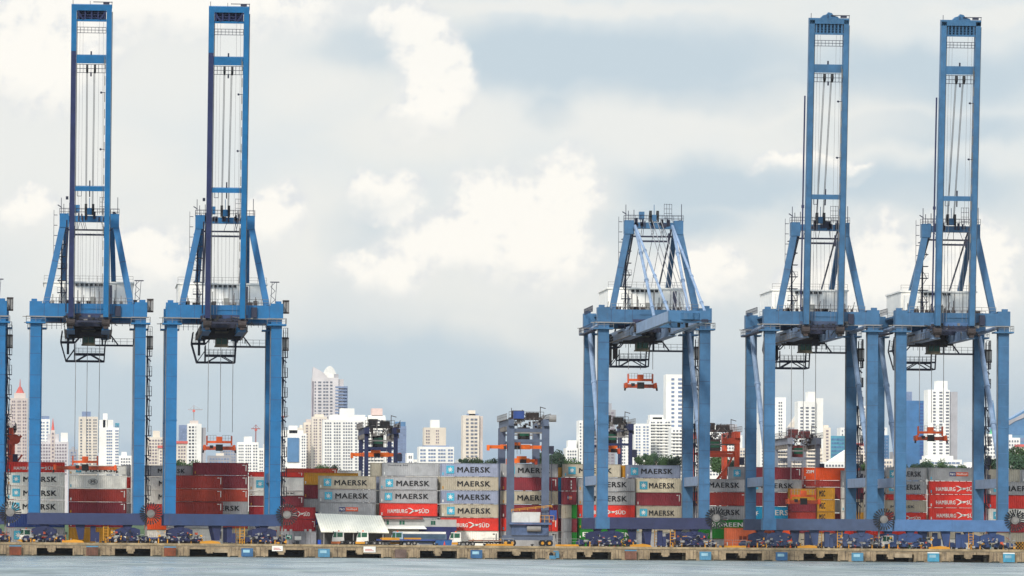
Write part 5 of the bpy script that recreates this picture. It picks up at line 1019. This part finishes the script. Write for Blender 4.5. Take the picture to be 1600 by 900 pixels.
extra = ((44, 60, 672, 'pale narrow block between the spired tower and first crane left leg', BW, 4900), (108, 121, 702, 'low pale block just left of the tall cream tower', BG, 4800), (206, 214, 704, 'small white block tight on the first crane right leg', BW, 4900),
 (262, 276, 690, 'cream block hidden mostly behind the second crane left leg', BC, 4900), (345, 371, 700, 'pale far block left of the tower between the second crane legs', BG, 5200), (412, 438, 694, 'white far block behind the second crane right leg', BW, 5200),
 (466, 476, 668, 'slim far tower behind the white stepped block', BC, 5200), (710, 722, 722, 'tiny low block left of the lone cream tower', BW, 4300), (756, 772, 726, 'low pale block between the lone tower and the grey blue gantry', BG, 4300),
 (1068, 1084, 690, 'grey far block behind the lowered boom crane right rear leg', BG, 5200), (1085, 1107, 684, 'pale far block behind the lowered boom crane right front leg', BW, 5200), (1170, 1188, 676, 'cream far block behind the fourth crane left rear leg', BC, 5200),
 (1228, 1246, 678, 'far grey block left of the broad white tower', BG, 5300), (1320, 1342, 690, 'pale far block behind the fourth crane right rear leg', BW, 5200), (1354, 1378, 700, 'cream far block behind the crossing crane legs at right', BC, 5200), (1395, 1410, 706, 'grey far block behind the fifth crane left front leg', BG, 5200),
 (1500, 1536, 726, 'long low pale block right of the white podium', BW, 4300), (1560, 1575, 700, 'white far block behind the fifth crane right front leg', BW, 5200))
for (x0, x1, yt, lb, mm_, Y) in extra: B(x0, x1, yt, lb, mm_, WB if mm_ is BG else WD, ((.1, .9, max(2, int((x1 - x0) / 5))),), 4.6, Y=Y, boxes=((x0 + (x1 - x0) * .3, x0 + (x1 - x0) * .65, yt - 4, yt, None, 'roof_box'),))
def tcrane(px, ybase, ytop, x0, x1, lb, m_, Y=4100):
    p = P(px, ybase, Y); q_ = P(px, ytop, Y); a = P(x0, ytop + 2, Y); b2 = P(x1, ytop + 2, Y); t = thing('tower_crane', lb, 'tower crane', (p.x, Y + 8, p.z)); h_ = q_.z - p.z
    part('mast', MB().beam((0, 0, 0), (0, 0, h_), 1.1), m_, t); part('jib', MB().beam((a.x - p.x, 0, h_ - 1), (b2.x - p.x, 0, h_ - 1), .9), m_, t)
    part('cab', MB().box(-1.2, 1.2, -1.2, 1.2, h_ - 3.2, h_ - 1.2), RT_, t); part('peak', MB().beam((0, 0, h_), (0, 0, h_ + 3), .8).beam((0, 0, h_ + 3), ((a.x - p.x) * .7, 0, h_ - .6), .3).beam((0, 0, h_ + 3), ((b2.x - p.x) * .7, 0, h_ - .6), .3), m_, t)
tcrane(303, 657, 638, 294, 317, 'construction tower crane on top of the bold windowed white tower', BG)
tcrane(400, 691, 668, 393, 407, 'reddish construction crane mast left of the second crane right leg', mat('mast_rust', (150, 96, 90), .7), 4300)
tcrane(442, 677, 648, 437, 452, 'thin grey construction crane just right of the second crane leg', BG, 4300)
# ================================================================ trees
LEAF = [mat('leaf_green', (58, 84, 40), .8, .3, scale=.25), mat('leaf_dark', (46, 72, 44), .8, .3, scale=.25)]; BARK = mat('bark', (84, 70, 56), .9)
def crown_mesh(seed, lob=9, n=2600):
    rnd = random.Random(seed); b = MB(); cs = []
    for i in range(lob):
        t = rnd.random() * 6.28; r = rnd.random() ** .6 * .62; cs.append((r * math.cos(t), r * math.sin(t), .15 + rnd.random() * .62, .2 + rnd.random() * .2))
    for i in range(n):
        cx, cy, cz, cr = rnd.choice(cs); d = Vector((rnd.gauss(0, 1), rnd.gauss(0, 1), rnd.gauss(0, 1))).normalized() * cr * (rnd.random() ** .35)
        p = Vector((cx + d.x, cy + d.y, cz + d.z * .8)); s_ = .018 + rnd.random() * .03; u = Vector((rnd.gauss(0, 1), rnd.gauss(0, 1), rnd.gauss(0, 1))).normalized(); v = u.orthogonal().normalized()
        b.add([p - u * s_, p + v * s_, p + u * s_, p - v * s_], [(0, 1, 2, 3)])
    return b
def raw(b, name, m_):
    me = bpy.data.meshes.new(name); me.from_pydata(b.v, [], b.f); me.materials.append(m_); return me
CR = [raw(crown_mesh(s_, 8 + s_), 'crown', LEAF[s_ % 2]) for s_ in range(4)]
TRK = MB().cyl((0, 0, 0), (0, 0, .45), .035, 8, .022).cyl((0, 0, .4), (.2, .05, .75), .018, 6, .008).cyl((0, 0, .38), (-.18, .1, .7), .018, 6, .008).cyl((0, 0, .42), (.02, -.15, .8), .016, 6, .007).mesh('trunk', BARK)
def tree(px, ytop, wpx, label, k=0, Y=540, palm=False):
    p = P(px, ytop, Y); zb = DZ + 5; h_ = p.z - zb; s_ = 2.1 * wpx / F * (Y + 1084)
    t = thing('tree', label, 'tree', (p.x, Y, zb), 'trees on the rise behind the yard')
    o = link('crown', CR[k % 4], t, (0, 0, h_ - s_ * .72), (s_ * .58, s_ * .58, s_ * .75)); o.rotation_euler.z = k * 1.3
    link('trunk', TRK, t, (0, 0, 0), (h_ * .8, h_ * .8, h_ * 1.1))
T = tree
T(288, 718, 26, 'rounded dark tree right of the second crane left leg', 0); T(303, 723, 16, 'low bush like tree top beside the maroon containers', 1)
T(502, 724, 14, 'small tree in front of the huge white slab, left one', 2); T(520, 726, 16, 'small tree in front of the huge white slab, right one', 3)
T(727, 715, 12, 'tree left of the lone cream tower foot', 1); T(738, 713, 18, 'tree centred under the lone cream tower', 2); T(754, 717, 16, 'tree right of the lone cream tower', 0); T(769, 716, 20, 'tree touching the grey blue gantry left legs', 3)
T(871, 702, 34, 'large round green tree right of the grey blue gantry', 1, 500); T(860, 710, 24, 'tree tucked behind the gantry right leg', 0, 520); T(888, 714, 22, 'smaller tree right of the large round one', 2, 520)
for i, (px, y, w_, lb) in enumerate(((1004, 711, 16, 'tree left of the white balconied tower foot'), (1022, 706, 20, 'tree below the white balconied tower'), (1040, 709, 20, 'tree below the thin white tower'), (1056, 712, 18, 'tree left of the lowered boom crane right leg'),
                                (1122, 712, 22, 'tree seen through the orange gantry, left'), (1142, 716, 18, 'tree seen through the orange gantry, right'), (1348, 719, 16, 'tree between the fourth crane right legs'),
                                (1402, 724, 14, 'tree sliver by the fifth crane front leg'), (1423, 724, 16, 'low tree below the mirror blue office, left'), (1440, 721, 18, 'low tree below the mirror blue office, right'), (1458, 714, 22, 'tallest tree under the bright white tower'), (1476, 724, 16, 'tree right of the tallest one under the white tower'), (1497, 726, 16, 'low tree at the podium right end'),
                                (1544, 712, 22, 'dark tree between the fifth crane right legs'), (1555, 716, 16, 'second tree between the fifth crane right legs'), (1580, 706, 28, 'big green tree at the right edge, left one'), (1598, 698, 30, 'big green tree cut by the right edge'))):
    T(px, y, w_, lb, i, 500 + (i % 3) * 30)
# ================================================================ haze
hz = bpy.data.materials.new('haze_air'); hz.use_nodes = True; t_ = hz.node_tree; t_.nodes.clear()
pv = t_.nodes.new('ShaderNodeVolumePrincipled'); pv.inputs['Color'].default_value = (.86, .92, 1, 1); pv.inputs['Density'].default_value = 1.6e-5; pv.inputs['Anisotropy'].default_value = .2
t_.links.new(pv.outputs[0], t_.nodes.new('ShaderNodeOutputMaterial').inputs['Volume'])
tag(link('haze', MB().box(-9500, 9500, -1700, 26500, -2, 150).mesh('haze', hz)), None, kind='stuff')
